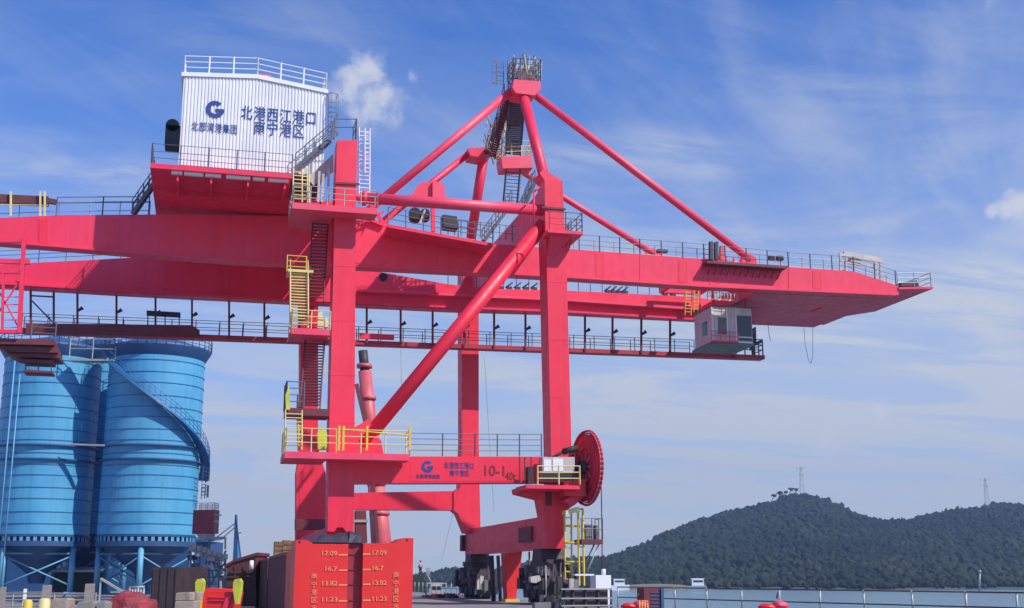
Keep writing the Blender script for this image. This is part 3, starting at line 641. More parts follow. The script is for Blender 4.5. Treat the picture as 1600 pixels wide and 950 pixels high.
# top platform on the near waterside leg
a, b_ = P(842, 357, 70.6), P(911, 357, 70.6); z_ = a.z
part(MB().box(a.x+.6, b_.x, 70.6, 71.99, z_-.2, z_).box(P(887, 357, 72).x, b_.x, 71.992, 75.5, z_-.2, z_), 'leg_platform', RED)
parts(MB().ext([(a.x+.9, 71.3, z_-.202), (b_.x-.5, 71.3, z_-.202), (b_.x-1.6, 71.97, z_-1.3), (a.x+.9, 71.97, z_-1.3)], (0, .02, 0)).ext([(P(886, 357, 72).x, 72.2, z_-.202), (b_.x-.2, 72.2, z_-.202), (P(886, 357, 72).x, 72.2, z_-1.3)], (0, 1.3, 0)), 'bracket', RED)
part(MB().railing([(a.x+.7, 70.65, z_), (b_.x-.05, 70.65, z_), (b_.x-.05, 75.4, z_)], 1.2, 1.2, r=.03, rp=.04), 'railing', RAILG)
part(MB().stair((b_.x-1.1, 72.5, z_-.9), (b_.x-.2, 72.5, z_+.6), (0, .6, 0), h=.7), 'stair', RAILG)
parts(MB().ey([(847, 322), (884, 325), (884, 328), (847, 325)], YL-.12, .11), 'collar', MAROON)
part(MB().tube(P(834, 350, 71.7), P(834, 300, 71.7), .06, 6).tube(P(834, 300, 71.7), P(843, 292, 71.7), .06, 6), 'conduit', RED)

# A-frame
YA, YA2, YMID_ = 78.6, 91.2, 84.5
base_p = P(856, 300, YL+.9); apex = P(816, 142, YA)
part(MB().tube(base_p, apex, .36, 16), 'a_frame_leg', RED)
part(MB().ey([(843, 270), (850, 264), (862, 272), (880, 283), (851, 281.5)], YL+.1, 1.5), 'a_frame_foot', RED)
base_f = Vector((base_p.x, base_p.y+SP, base_p.z)); apex_f = P(757, 236, YA2)
part(MB().tube(P(736, 372, 94.6), apex_f, .40, 16), 'a_frame_leg', RED)
# apex heads
part(MB().ey([(803, 124), (845, 127), (845, 139), (836, 149), (806, 145), (801, 137)], YA-.9, 1.8), 'apex_platform', REDP)
part(MB().ey([(731, 232), (768, 229), (771, 238), (761, 248), (735, 243)], YA2-.9, 1.8), 'apex_platform', RED)
mb = MB().railing([P(803, 124, YA-.85), P(845, 127, YA-.85), P(845, 127, YA-.85)+Vector((0, 1.7, 0)), P(803, 124, YA-.85)+Vector((0, 1.7, 0)), P(803, 124, YA-.85)], 1.62, .55, rails=(1, .75, .5, .25), r=.03, rp=.04); part(mb, 'railing', RAILG)
mb = MB().ey([(812, 104), (824, 101), (838, 106), (838, 122), (812, 121)], YA-.3, .8)
for u, v in ((806, 92), (814, 95), (824, 88), (831, 97)): mb.tube(P(u, 122, YA+.1), P(u+3, v, YA+.1), .045, 5)
mb.tube(P(818, 118, YA-.5), P(818, 118, YA+.6), .42, 14).tube(P(831, 117, YA-.5), P(831, 117, YA+.6), .42, 14); part(mb, 'sheave', CREAM)
part(MB().ladder(P(776, 132, YA-.2), P(776, 98, YA-.2), (.5, 0, 0), .3, .03, cage=(-.5, -.3, 0)).ladder(P(793, 128, YA+.2), P(793, 94, YA+.2), (.4, 0, 0), .3, .03), 'caged_ladder', RAILG)
rg = random.Random(5)
for k in range(30):
    u0 = rg.uniform(800, 842); p = P(u0, 122, YA+rg.uniform(-.85, .5)); part(MB().tube(p, p+Vector((rg.uniform(-.45, .45), rg.uniform(-.3, .3), rg.uniform(.7, 1.75))), .04, 5), 'rope_guide', (CREAM, RAILG, GALV, YELP)[k % 4])
part(MB().railing([P(798, 124, YA+.9), P(846, 126, YA+.9)], 1.45, .5, rails=(1, .75, .5, .25), r=.025), 'railing', CREAM)
for k in range(34):
    u0, v0 = rg.uniform(758, 800), rg.uniform(196, 258); p = P(u0, v0, YMID_+rg.uniform(-1.5, 1.0)); part(MB().beam(p, p+Vector((rg.uniform(-.7, .7), 0, rg.uniform(.6, 1.4))), .06, .06), 'rope_guide', (CREAM, YELP, WOOD)[k % 3])
# walkway beam joining both apex heads, stairs between
part(MB().beam(P(806, 139, YA+.9), P(762, 237, YA2-.9), .5, .4), 'apex_beam', MAROON)
YMid = 83.5
mb = MB().ey([(783, 245), (830, 243), (833, 262), (786, 263)], YMid-.8, 1.6); part(mb, 'mid_platform', REDP)
part(MB().railing([P(784, 245, YMid-.75), P(830, 243, YMid-.75), P(830, 243, YMid-.75)+Vector((0, 1.5, 0)), P(784, 245, YMid-.75)+Vector((0, 1.5, 0)), P(784, 245, YMid-.75)], 1.15, .7, r=.03), 'railing', YELP)
part(MB().stair(P(790, 243, YMid+.1), P(797, 150, YA+1.2), (1.15, 0, 0), n=30, h=1.0, r=.035), 'stair', RAILG)
part(MB().stair(P(764, 246, YMid+.6), P(788, 152, YA+.6), (.5, .3, 0), n=26, h=1.0, r=.035), 'stair', MAROON)
mb = MB().ey([(789, 156), (818, 152), (818, 196), (792, 199)], YMid-1.8, .06); part(mb, 'screen_panel', MAROON)
part(MB().railing([P(762, 232, YMid+2), P(778, 200, YMid-.5), P(796, 206, YMid-1.2)], 1.2, .6, r=.03).railing([P(764, 246, YMid+1.5), P(784, 250, YMid-.7)], 1.2, .5, r=.03), 'railing', YELP)
part(MB().stair(P(786, 330, YMid-.4), P(792, 264, YMid-.4), (1.05, 0, 0), n=12, h=.9, r=.04), 'stair', RAILG)
part(MB().stair(P(815, 335, YMid-.8), P(836, 285, YMid-1.0), (0, .8, 0), n=12, h=1.0, r=.035), 'stair', RAILG)
# tie bars
for p, q, r in ((P(838, 150, YA), P(1173, 406, YN+.6), .27), (P(764, 236, YA2), P(1024, 398, YG+.6), .25), (P(798, 143, YA), P(562, 340, YN+.6), .29), (P(740, 234, YA2), P(586, 356, YG+.6), .27)):
    part(MB().tube(p, q, r, 12), 'tie_bar', REDP if r != .27 or p.y < 80 else RED)
for u, v, Y in ((1173, 406, YN+.6), (1024, 398, YG+.6)): part(MB().ey([(u-14, v-6), (u-4, v-11), (u+8, v-4), (u+10, v+7), (u-14, v+6)], Y-.12, .24), 'tie_lug', RED)
# hoist gear on the girder between the legs
parts(MB().ey([(676, 283), (694, 286), (696, 313), (676, 311)], YN+.6, 1.6).ey([(655, 286), (675.5, 283), (675.5, 311), (640, 309)], YN+.9, 1.4), 'winch_cover', REDP)
parts(MB().beam(P(676, 312, YN+.5), P(677, 362, YN+.5), .28, .28).beam(P(640, 306, YN+1.5), P(600, 350, YN+1.5), .25, .25).beam(P(578, 318, YN+.3), P(600, 350, YN+.3), .2, .2), 'winch_frame', RED)
for u in (648, 664):
    c = P(u, 337, YN+1.0); part(MB().tube(c+Vector((-.1, -.6, 0)), c+Vector((.1, .6, 0)), .42 if u < 655 else .33, 16), 'rope_drum', BLACK)
part(MB().beam(P(656, 349, YN+.4), P(664, 328, YN+.4), .12, .12), 'lever', CREAM)
part(MB().ey([(692, 335), (714, 338), (716, 357), (694, 354)], YN+.5, 1.0), 'motor', DARK)
wk = [P(606, 350, YN-2.4), P(770, 380, YN-2.4)]
part(MB().ext([wk[0], wk[1], wk[1]+Vector((0, 2.39, 0)), wk[0]+Vector((0, 2.39, 0))], (0, 0, -.22)), 'side_walkway', RED)
part(MB().railing(wk, 1.15, 1.2, r=.026, rp=.036), 'railing', RAILG)
part(MB().railing([P(700, 366, YN+1.2), P(850, 384, YN+1.2)], 1.15, .45, rails=(1, .5), r=.022, rp=.03), 'railing', RAILG)
part(MB().stair(P(757, 376, YN+.8), P(800, 318, YN+2.0), (0, .8, 0), n=18, h=1.0, r=.035), 'stair', RAILG)
parts(MB().beam(P(556, 335, YN-.2), P(600, 352, YN-.2), .2, .2).beam(P(562, 350, YN-.4), P(600, 330, YN-.4), .12, .12).ladder(P(568, 345, YN-.6), P(582, 318, YN-.6), (.5, 0, 0), .3, .04), 'bracket', RED)
# vent hole on the far girder
c = P(599, 433, YG-.05); part(MB().tube((c.x, YG-.06, c.z), (c.x, YG-.003, c.z), .33, 16), 'vent_hole', BLACK)

# trolley and operator cab
tz = P(1100, 460, YG).z; tx0, tx1 = P(1072, 470, 84).x, P(1140, 470, 84).x
mb = MB().box(tx0, tx1, 81, 81.4, tz-.3, tz+.25).box(tx0, tx1, 89.3, 89.65, tz-.3, tz+.25).box(tx0, tx0+.3, 81.4, 89.3, tz-.3, tz+.2).box(tx1-.3, tx1, 81.4, 89.3, tz-.3, tz+.2)
for i in range(6): x = tx0+.3+(tx1-tx0-.6)*i/5; mb.tube((x, 81.2, tz+.2), (x+.15, 81.2, tz+.7), .09, 8)
part(mb, 'trolley', RED)
part(MB().ladder(P(1070, 492, 86), P(1072, 452, 86), (.5, 0, 0), .25, .045).ladder(P(1084, 488, 85), P(1084, 454, 85), (.35, 0, 0), .25, .045), 'ladder', YEL)
for k in range(9):
    c_ = P(1108+k*5.2, 462+.35*k, 82.2); pts_ = [Vector((c_.x+.13*math.cos(q), 82.2, c_.z+.30*math.sin(q))) for q in [i*math.pi/5 for i in range(11)]]; part(MB().path(pts_, .055, 5), 'festoon_loop', (WHITR, PINKST, CREAM)[k % 3])
YC = 82.6
cx0, cx1 = P(1113, 510, YC).x, P(1175, 510, YC).x; cz1, cz0 = P(1113, 479, YC).z, P(1140, 534, YC).z; YCB = YC+3.4
CAB = part(MB().box(cx0, cx1, YC, YCB, cz0, cz1), 'operator_cab', CABM)
part(MB().box(cx0-.08, cx1+.1, YC-.08, YCB+.1, cz1, cz1+.12), 'cab_roof', GREYM, parent=CAB)
wx0, wx1 = P(1151, 510, YC).x, cx1; wz0, wz1 = P(1151, 532, YC).z, P(1151, 493, YC).z
part(MB().box(wx0, wx1-.06, YC-.03, YC-.003, wz0, wz1), 'window', GLASS, parent=CAB)
part(MB().box(cx1+.003, cx1+.03, YC+.1, YCB-.1, wz0-.3, wz1), 'window', GLASS, parent=CAB)
a, b_ = P(1122, 510, YC), P(1136, 525, YC); part(MB().box(a.x, b_.x, YC-.03, YC-.003, P(1122, 522, YC).z, P(1122, 496, YC).z), 'window', GREYM, parent=CAB)
part(MB().box(cx0-.03, cx0-.003, YC+1.0, YC+1.9, P(1100, 518, YC).z, P(1100, 497, YC).z), 'window', GLASS, parent=CAB)
mb = MB()
for q in ((cx0, YC), (wx0-.05, YC), (cx0+1.2, YC)): mb.box(q[0]-.05, q[0]+.05, YC-.05, YC-.004, cz0, cz1-.004)
mb.box(cx0-.05, cx1, YC-.06, YC-.006, cz0+.35, cz0+.43).box(cx0-.05, cx1, YC-.06, YC-.006, cz0-.06, cz0+.05); part(mb, 'trim', WHITR, parent=CAB)
part(MB().box(cx0-.2, cx0+1.9, YC-.35, YC-.07, cz0-.1, cz0+.02).railing([(cx0-.2, YC-.3, cz0), (cx0+1.9, YC-.3, cz0)], .7, .7, rails=(1, .5), r=.03), 'cab_step', RED, parent=CAB)
part(MB().box(cx0-.1, cx1+.1, YC-.1, YCB+.4, cz0-.22, cz0-.064), 'cab_floor', GREYM, parent=CAB)
part(MB().railing([(cx1+.25, YC, cz0-.2), (cx1+.7, YC+2, cz0-.2)], 1.4, .5, rails=(1, .6, .3), r=.045, rp=.06).ey([(1176, 535), (1190, 532), (1190, 536), (1178, 540)], YC+.2, .6), 'front_guard', DARK, parent=CAB)
mb = MB(); 
for x in (cx0+.3, cx1-.3):
    for y in (YC+.4, YCB-.4): mb.beam((x, y, cz1+.1), (x, y, tz), .16, .16)
parts(mb, 'cab_hanger', RED, parent=CAB)

# equipment platform, cabinets and cable reel at the waterside leg
a, b_ = P(812, 757, 70.3), P(906, 757, 70.3); ez = a.z
part(MB().box(a.x+.4, b_.x, 70.3, 72.9, ez-.22, ez), 'equipment_platform', RED)
part(MB().ey([(811, 762), (915, 764), (906, 783), (897, 789), (881, 801), (883, 857), (852, 857), (852, 806), (847, 779), (812, 770)], 72.95, 1.9), 'pedestal', LEGR)
CB = part(MB().ey([(848, 714), (898, 714), (898, 752), (848, 752)], 71.0, .9), 'cabinet', CREAM)
part(MB().ey([(850, 718), (861, 718), (861, 736), (850, 736)], 70.97, .028).ey([(864, 717), (880, 717), (880, 736), (864, 736)], 70.97, .028), 'cabinet_door', WHITR, parent=CB)
part(MB().ey([(848.5, 739), (897.5, 739), (897.5, 751), (848.5, 751)], 70.96, .035), 'vent_grille', BLACK, parent=CB)
part(MB().railing([P(840, 757, 70.35), P(906, 757, 70.35)], 1.1, 1.25, r=.03, rp=.05), 'railing', YELP)
mb = MB()
for u in (812, 820, 830): p = P(u, 756, 71); mb.beam(p, p+Vector((0, 0, 1.6)), .07, .07)
mb.ey([(822, 730), (832, 728), (834, 756), (824, 756)], 71.2, .4); parts(mb, 'valve_stack', GREASE)
# reel
rc = P(917, 731, 71.6); rr = 2.25; nrm = Vector((math.cos(R(7)), math.sin(R(7)), 0)); t1 = Vector((-nrm.y, nrm.x, 0)); up = Vector((0, 0, 1))
def ring_pts(r, off, n=48): return [rc+nrm*off+(t1*math.cos(2*math.pi*i/n)+up*math.sin(2*math.pi*i/n))*r for i in range(n)]
REEL = part(MB().path(ring_pts(rr, 0)+[ring_pts(rr, 0)[0]], .085, 8).path(ring_pts(rr*.93, 0)+[ring_pts(rr*.93, 0)[0]], .05, 6).tube(rc-nrm*.06, rc+nrm*.06, rr*.9, 48), 'cable_reel', REELM)
mb = MB()
for i in range(9):
    d = t1*math.cos(i*2*math.pi/9+.3)+up*math.sin(i*2*math.pi/9+.3)
    part(MB().beam(rc+d*.3-nrm*.12, rc+d*rr*(.46 if i % 2 else .38)-nrm*.12, .10, .12), 'spoke', PINKST, parent=REEL)
part(MB().path(ring_pts(rr*1.0, -.12)+[ring_pts(rr*1.0, -.12)[0]], .045, 6), 'rim', PINKST, parent=REEL)
for rr_k in (.55, .75): part(MB().path(ring_pts(rr*rr_k, -.075)+[ring_pts(rr*rr_k, -.075)[0]], .035, 5), 'ring_rib', RED, parent=REEL)
part(MB().tube(rc-nrm*.5, rc-nrm*.05, .42, 20).tube(rc-nrm*.9, rc-nrm*.5, .22, 14), 'hub', DARK, parent=REEL)
part(MB().box(rc.x-1.6, rc.x-.25, rc.y-.5, rc.y+.6, rc.z-1.75, rc.z-.75), 'reel_motor', REDO)
part(MB().tube(P(880, 706, 71.4), P(902, 700, 71.4), .2, 10).tube(P(862, 716, 71.4), P(882, 705, 71.4), .09, 8), 'reel_arm', BLACK)
part(MB().ey([(881, 782), (912, 765), (917, 772), (897, 790)], 71.6, 1.0), 'reel_bracket', RED)
e0 = rc+t1*0+nrm*.02-Vector((0, -rr, 0))*0
part(MB().path([P(939, 735, 71.9), P(940.5, 820, 71.9), P(941, 905, 71.9)], .035, 6), 'power_cable', MAROON)
# yellow caged ladder down to the quay
part(MB().ladder(P(883, 917, 71.6), P(882, 797, 71.6), (.42, 0, 0), .45, .06).ladder(P(905, 915, 71.2), P(903, 795, 71.2), (.3, 0, 0), 1.6, .07).path([P(882, 822, 71.4), P(906, 822, 71.4)], .06).path([P(882, 848, 71.4), P(911, 848, 71.4)], .06).path([P(882, 878, 71.4), P(912, 878, 71.4)], .06).path([P(896, 797, 71.4), P(911, 795, 71.4)], .06), 'ladder_tower', YEL)
part(MB().ey([(884, 798), (904, 792), (907, 800), (884, 804)], 71.0, .8), 'ladder_head', YELP)
a, b_ = P(905, 843, 71.5), P(938, 843, 71.5)
part(MB().box(a.x, b_.x, 71.0, 72.6, a.z-.28, a.z), 'side_platform', MAROON)
part(MB().railing([(a.x, 71.05, a.z), (b_.x, 71.05, a.z), (b_.x, 72.5, a.z)], 1.25, .6, rails=(1, .5), r=.025), 'railing', RAILG)
parts(MB().box(a.x+.35, a.x+.8, 71.4, 71.9, a.z, a.z+.9).box(a.x+1.0, a.x+1.25, 71.4, 71.9, a.z, a.z+.85), 'control_box', GREYM)
parts(MB().tube(P(936, 850, 71.6), P(912, 905, 71.6), .045, 6).tube(P(929, 850, 71.9), P(908, 893, 71.9), .045, 6), 'strut', GALV)

# sill beams, bogies
a, b_ = P(853, 806, YL+1), P(883, 857, YL+1)
SX0, SX1, SZ0, SZ1 = a.x, b_.x-.05, b_.z, a.z
part(MB().box(SX0+.02, SX1, 74.86, YF+2.2, SZ0, SZ1), 'sill_beam', LEGR)
part(MB().box(SX0-.25, SX0+.1, YF+2.21, YF+3.0, SZ0+.3, SZ1-.4), 'buffer', DARK)
lx0, lx1 = P(513, 806, YL+1).x, P(552, 857, YL+1).x
part(MB().box(lx0, lx1, YL+1.62, YF+2.2, SZ0, SZ1-.8), 'sill_beam', LEGR)
part(MB().ey([(852.5, 768), (862, 770), (862, 790), (852.5, 790)], 72.9, .04), 'plate', MAROON)
c = P(833, 836, 77); part(MB().box(SX0-.12, SX0+.018, 76.2, 79.4, SZ0+.5, SZ1-.5), 'access_panel', MAROON)
SIDE = 1
def bogie(xc, yc, ztop):
    bm_ = MB(); B = CR
    q = lambda y, z: Vector((xc-.75, y, z))
    o = part(MB().ext([q(yc-.9, ztop), q(yc+.9, ztop), q(yc+1.1, ztop-.6), q(yc+2.0, 2.2), q(yc+3.5, 1.2), q(yc+3.5, .85), q(yc+1.6, .85), q(yc+.7, 1.5), q(yc-.7, 1.5), q(yc-1.6, .85), q(yc-3.5, .85), q(yc-3.5, 1.2), q(yc-2.0, 2.2), q(yc-1.1, ztop-.6)], (1.5, 0, 0)), 'bogie', GREASE)
    m2 = MB()
    for k in (-2.7, -.95, .95, 2.7): m2.ext([q(yc+k-.75, .95), q(yc+k+.75, .95), q(yc+k+.6, .35), q(yc+k-.6, .35)], (1.62, 0, 0))
    parts(m2, 'truck_frame', DARK, parent=o)
    for k in (-2.7, -.95, .95, 2.7): part(MB().tube((xc-.4, yc+k, .42), (xc+.4, yc+k, .42), .40, 18), 'wheel', DARK, parent=o)
    m3 = MB()
    for k in (-2.7, 2.7): m3.box(xc-1.25, xc-.76, yc+k-.45, yc+k+.35, .9, 1.6).tube((xc-1.0, yc+k, 1.6), (xc-1.0, yc+k, 2.2), .2, 10)
    parts(m3, 'drive_motor', GREASE, parent=o)
    rg = random.Random(int(xc*7+yc))
    m4 = MB()
    for k in range(16):
        y = yc+rg.uniform(-3.3, 3.3); z = rg.uniform(.8, 2.9-.45*abs(y-yc)); w_ = rg.uniform(.08, .3); m4.box(xc-.75-rg.uniform(.1, .5), xc-.7, y-w_, y+w_, z, z+rg.uniform(.15, .5))
    parts(m4, 'housing', GREYM if xc > 15 else GREASE, parent=o)
    for k in range(7):
        y = yc+rg.uniform(-3, 3); x_ = xc-rg.uniform(-.9, 1.3); part(MB().tube((x_, yc-SIDE*3.4+rg.uniform(-.5, .5), rg.uniform(.1, .8)), (x_+rg.uniform(-.3, .3), yc-SIDE*3.4+rg.uniform(-.4, .4), rg.uniform(1.4, 2.6)), rg.uniform(.03, .07), 6), 'pipe', (GALV, GREASE, DARK)[k % 3], parent=o)
    fy = yc-3.62
    for k in range(6):
        x_ = xc+rg.uniform(-.75, .75); z = rg.uniform(.9, 1.2); part(MB().box(x_-.12, x_+.16, fy-rg.uniform(.1, .4), fy, z-.3, z+rg.uniform(.1, .7)), 'end_fitting', (GREYM, GREASE, CREAM)[k % 3], parent=o)
xm = (SX0+SX1)/2; xl = (lx0+lx1)/2
for x, y in ((xm, YL+2.6), (xm, YF+.2), (xl, YL+2.6), (xl, YF+.2)): bogie(x, y, SZ0-.004)
part(MB().ey([(461, 811), (513, 811), (513, 828), (461, 828)], 86.0, .5), 'equalizer_beam', MAROON)
part(MB().ey([(556, 798), (572, 798), (574, 848), (556, 848)], 78.0, .8), 'stub_column', MAROON)
part(MB().ey([(553, 812), (575, 812), (575, 816), (553, 816)], 77.9, .9), 'walkway_slab', GALV)
part(MB().tube(P(768, 868, 84), P(772, 955, 84), .16, 8), 'riser_pipe', DARK); part(MB().tube(P(778, 868, 84), P(783, 955, 84), .13, 8), 'riser_pipe', RAILG); part(MB().tube(P(827, 862, 80), P(827, 950, 80), .06, 6), 'riser_pipe', DARK)
# standing pin leg below the sill
part(MB().ey([(789, 864), (816, 862), (811, 900), (806, 938), (793, 938), (791, 900)], 82.0, 1.2), 'anchor_leg', REDO)
part(MB().ey([(790, 936), (812, 936), (812, 941), (790, 941)], 81.9, 1.4), 'anchor_foot', YEL)
# rope falls hanging from the trolley side (thin)
parts(MB().path([P(757, 560, 86), P(766, 712, 86), P(772, 800, 86)], .012, 4).path([P(626, 545, 88), P(628, 640, 88)], .012, 4).path([P(718, 760, 90), P(690, 875, 90)], .012, 4), 'hoist_rope', RAILG)

# ------------------------------------------------------------------ silos
def silo(uc, D, rpx, label, helix=False, ladder=False, vtop=553, vbot=834, ncol=4, rot=0.0, bottom=True):
    c = PH(uc, 900, D); r = rpx/1947.0*D*1.0; z0, z1 = PH(uc, vbot, D-r).z, PH(uc, vtop, D-r).z
    T = thing('silo', (c.x, c.y, 0), label, 'silo', 'blue steel silos')
    prof = []; z = z0; k = 0
    step = (z1-z0)/15
    MB().lathe(c, [(r, z0), (r, z1)], 80).build('shell', BLUE, T)
    hoops = MB(); i = 0
    while z < z1-.3:
        z += step*(.86+.28*((i*7) % 5)/5); i += 1
        for k_ in range(1): hoops.lathe(c, [(r+.002, z-.05), (r+.05, z-.045), (r+.05, z+.01), (r+.002, z+.03)], 80, False)
    hoops.build('hoops', HOOP, T)
    MB().lathe(c, [(r+.003, z1), (r+.55, z1+.9), (r+.6, z1+1.1), (r*.6, z1+1.9), (.3, z1+2.6)], 48).build('roof', BLUED, T)
    rim = [(c.x+(r+.6)*math.cos(i*math.pi/18), c.y+(r+.6)*math.sin(i*math.pi/18), z1+1.0) for i in range(37)]
    MB().railing(rim, 1.1, .8, r=.03).build('railing', BLUED, T)
    for v in (694, 716):
        zz_ = PH(uc, v, D-r).z; MB().lathe(c, [(r, zz_-.09), (r+.32, zz_-.09), (r+.32, zz_+.05), (r, zz_+.05)], 72, False).build('ring_walkway', BLUED, T)
    zr = z0-.75
    MB().lathe(c, [(r-.26, z0-.001), (r+.06, z0-.001), (r+.06, z0-.22), (r-.26, z0-.22), (r-.26, z0-.001)], 72, False).lathe(c, [(r+.12, zr+.12), (r+.12, zr-.35), (r-.3, zr-.35), (r-.3, zr+.12), (r+.12, zr+.12)], 72, False).build('base_ring', BLUED, T)
    nb = 92; vs = []; fs = []
    for i in range(nb):
        for rad_ in (r-.24, r+.02):
            for z_ in (zr+.123, z0-.223):
                a = 2*math.pi*i/nb; vs.append((c.x+rad_*math.cos(a), c.y+rad_*math.sin(a), z_))
    for i in range(nb):
        k = 4*i; n_ = 4*((i+1) % nb); o_ = 2 if i % 2 else 0
        fs.append((k+o_, n_+o_, n_+o_+1, k+o_+1)); fs.append((k, k+2, k+3, k+1))
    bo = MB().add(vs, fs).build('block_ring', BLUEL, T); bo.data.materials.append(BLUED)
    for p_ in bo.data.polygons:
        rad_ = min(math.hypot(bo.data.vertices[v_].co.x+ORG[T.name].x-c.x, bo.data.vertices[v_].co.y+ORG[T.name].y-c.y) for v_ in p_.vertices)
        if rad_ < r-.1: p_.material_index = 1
    MB().lathe(c, [(r-.32, zr-.2), (.9, 1.9), (.7, 1.0)], 40).build('hopper', BLUED, T)
    cols = []
    for i in range(ncol):
        a = rot+2*math.pi*i/ncol; p = Vector((c.x+(r-.25)*math.cos(a), c.y+(r-.25)*math.sin(a), 0)); cols.append(p)
        MB().tube(p, p+Vector((0, 0, zr-.351)), .27, 14).box(p.x-.5, p.x+.5, p.y-.5, p.y+.5, 0, .25).build('column', BLUEL, T)
    for i in range(ncol):
        p, q = cols[i], cols[(i+1) % ncol]; h0, h1 = zr*.72, .5
        mb2 = MB().tube(p+Vector((0, 0, zr-1.0)), q+Vector((0, 0, zr-1.0)), .1, 8)
        mb2.tube(p+Vector((0, 0, zr-1.2)), q+Vector((0, 0, .8)), .075, 8).tube(q+Vector((0, 0, zr-1.2)), p+Vector((0, 0, .8)), .075, 8)
        mb2.build('cross_brace', BLUEL, T)
    if helix:
        # screen angle of a wall point: phi from the direction facing the camera, positive to the right
        mh = MB(); n = 90; ph0, ph1 = R(-54), R(106); zs, ze = PH(uc, 566, D-r).z, PH(uc, 742, D-r).z
        hd = (Vector((0, 0, 0))-Vector((c.x, c.y, 0))).normalized(); rt = Vector((-hd.y, hd.x, 0))
        ring = lambda ph, rad: Vector((c.x, c.y, 0))+(hd*math.cos(ph)+rt*math.sin(ph))*rad
        inn, outr = [], []
        for i in range(n+1):
            ph = ph0+(ph1-ph0)*i/n; z = zs+(ze-zs)*i/n; inn.append(ring(ph, r+.08)+Vector((0, 0, z))); outr.append(ring(ph, r+.95)+Vector((0, 0, z)))
        U = Vector((0, 0, 1))
        for i in range(n):
            mh.hexa([inn[i], outr[i], outr[i+1]*1, inn[i+1]*1, inn[i]+U*.05, outr[i]+U*.05, Vector((outr[i+1].x, outr[i+1].y, outr[i].z))+U*.05, Vector((inn[i+1].x, inn[i+1].y, inn[i].z))+U*.05])
        for i in range(0, n+1, 3): mh.tube(outr[i], outr[i]+U*1.1, .03, 5)
        for h_ in (-.12, .0): mh.path([p+U*h_ for p in outr], .08, 5)
        for h_ in (.4, .75, 1.1): mh.path([p+U*h_ for p in outr], .03, 5)
        mh.build('spiral_stair', HOOP, T)
        ends = [ring(R(60+8*i), r+1.0)+U*(ze-.1) for i in range(8)]
        MB().railing(ends, 1.1, .8, r=.035).railing([p-U*1.6 for p in ends], 1.1, .8, r=.035).build('stair_cage', BLUED, T)
    if ladder:
        p = Vector((c.x, c.y, 0))-HD*(r+.35)-VR*(r*.42); q = p+VR*.6
        MB().tube((p.x, p.y, .2), (p.x, p.y, z1+.5), .07, 8).tube((q.x, q.y, .2), (q.x, q.y, z1-2), .06, 8).build('downpipe', BLUEL, T)
    return T, c, r, z0, z1
T1 = silo(225, 118, 74.5, 'blue steel silo nearest the crane leg, spiral stair winding down its face', helix=True, rot=R(-93))
T2 = silo(57, 119.0, 74, 'left blue silo with pale downpipes, half in shadow, at photo edge', ladder=True, rot=R(-38))
T3 = silo(139, 126.5, 61, 'shadowed blue silo standing behind and between the two front silos', rot=R(-60))
# catwalk between the silo tops
p, q = PH(108, 560, 114), PH(180, 561, 114); U = Vector((0, 0, 1))
cw = MB().ext([p, q, q+HD*1.2, p+HD*1.2], (0, 0, -.2)).railing([p, q], 1.9, 2.0, rails=(1, .5), r=.05)
tag(cw.build('catwalk', GALV), 'pale railed catwalk bridging the gap between the two silo tops', 'catwalk')
p, q = PH(105, 694, 114.5), PH(163, 696, 114.5)
tag(MB().beam(p, q, .35, .16).build('catwalk', GALV), 'thin pale gangway linking the silos at mid height', 'catwalk')

# low dark shed, and a dark wall standing in for shade behind the silos
def shed(name, u0, u1, vt, D, dep, m, rm, label, cat='shed', z0=0.0):
    a, b_ = PH(u0, vt, D), PH(u1, vt, D); base_ = (a+b_)/2; T = thing(name, (base_.x, base_.y, z0), label, cat)
    MB().ext([(a.x, a.y, z0), (b_.x, b_.y, z0), (b_.x, b_.y, b_.z), (a.x, a.y, a.z)], HD*dep).build('wall', m, T)
    a2, b2 = a-VR*.3-HD*.35, b_+VR*.3-HD*.35
    MB().ext([a2+U*.003, b2+U*.003, b2+HD*(dep+.7)+U*.5, a2+HD*(dep+.7)+U*.5], (0, 0, .18)).build('roof', rm, T); return T, a, b_
shed('shed', 88, 150, 894, 122, 4, GREEND, WHITR, 'low dark shed with a pale roof edge between the silo legs')
shed('shed', -40, 330, 846, 142, 6, BLUED, BLUED, 'long dark blue back wall standing in for the shade behind the silo legs', 'building')
# maroon cabin tower with conveyor
D = 100; a = PH(318, 925, D); T = thing('conveyor_tower', (a.x, a.y, 0), 'grey conveyor tower topped by a maroon cabin beside the blue silos', 'tower')
MB().ext([PH(302, 797, D), PH(335, 796, D), PH(333, 833, D), PH(300, 834, D)], HD*1.8).build('cabin', CABRED, T)
MB().railing([PH(304, 797, D)+HD*.1, PH(334, 796, D)+HD*.1, PH(334, 796, D)+HD*1.6, PH(304, 797, D)+HD*1.6], .55, .5, r=.02).beam(PH(335, 804, D), PH(346, 805, D), .06, .1).beam(PH(335, 814, D), PH(342, 815, D), .08, .2).build('railing', GALV, T)
mb = MB().ext([PH(306, 834, D), PH(330, 834, D), PH(326, 842, D), PH(312, 842, D)], HD*1.5)
mb.beam(PH(296, 856, D), PH(353, 874, D), .6, .45).beam(PH(318, 840, D), PH(352, 840, D), .15, .15).beam(PH(352, 840, D), PH(352, 858, D), .15, .15); mb.build('conveyor', PALEG, T)
mb = MB()
for i in range(7): p = PH(300+8*i, 850+2.6*i, D-.5); mb.ext([p, p+VR*.35, p+VR*.35-U*.4, p-U*.4], HD*.3)
parts(mb, 'conveyor_roller', GALV, T)
mb = MB()
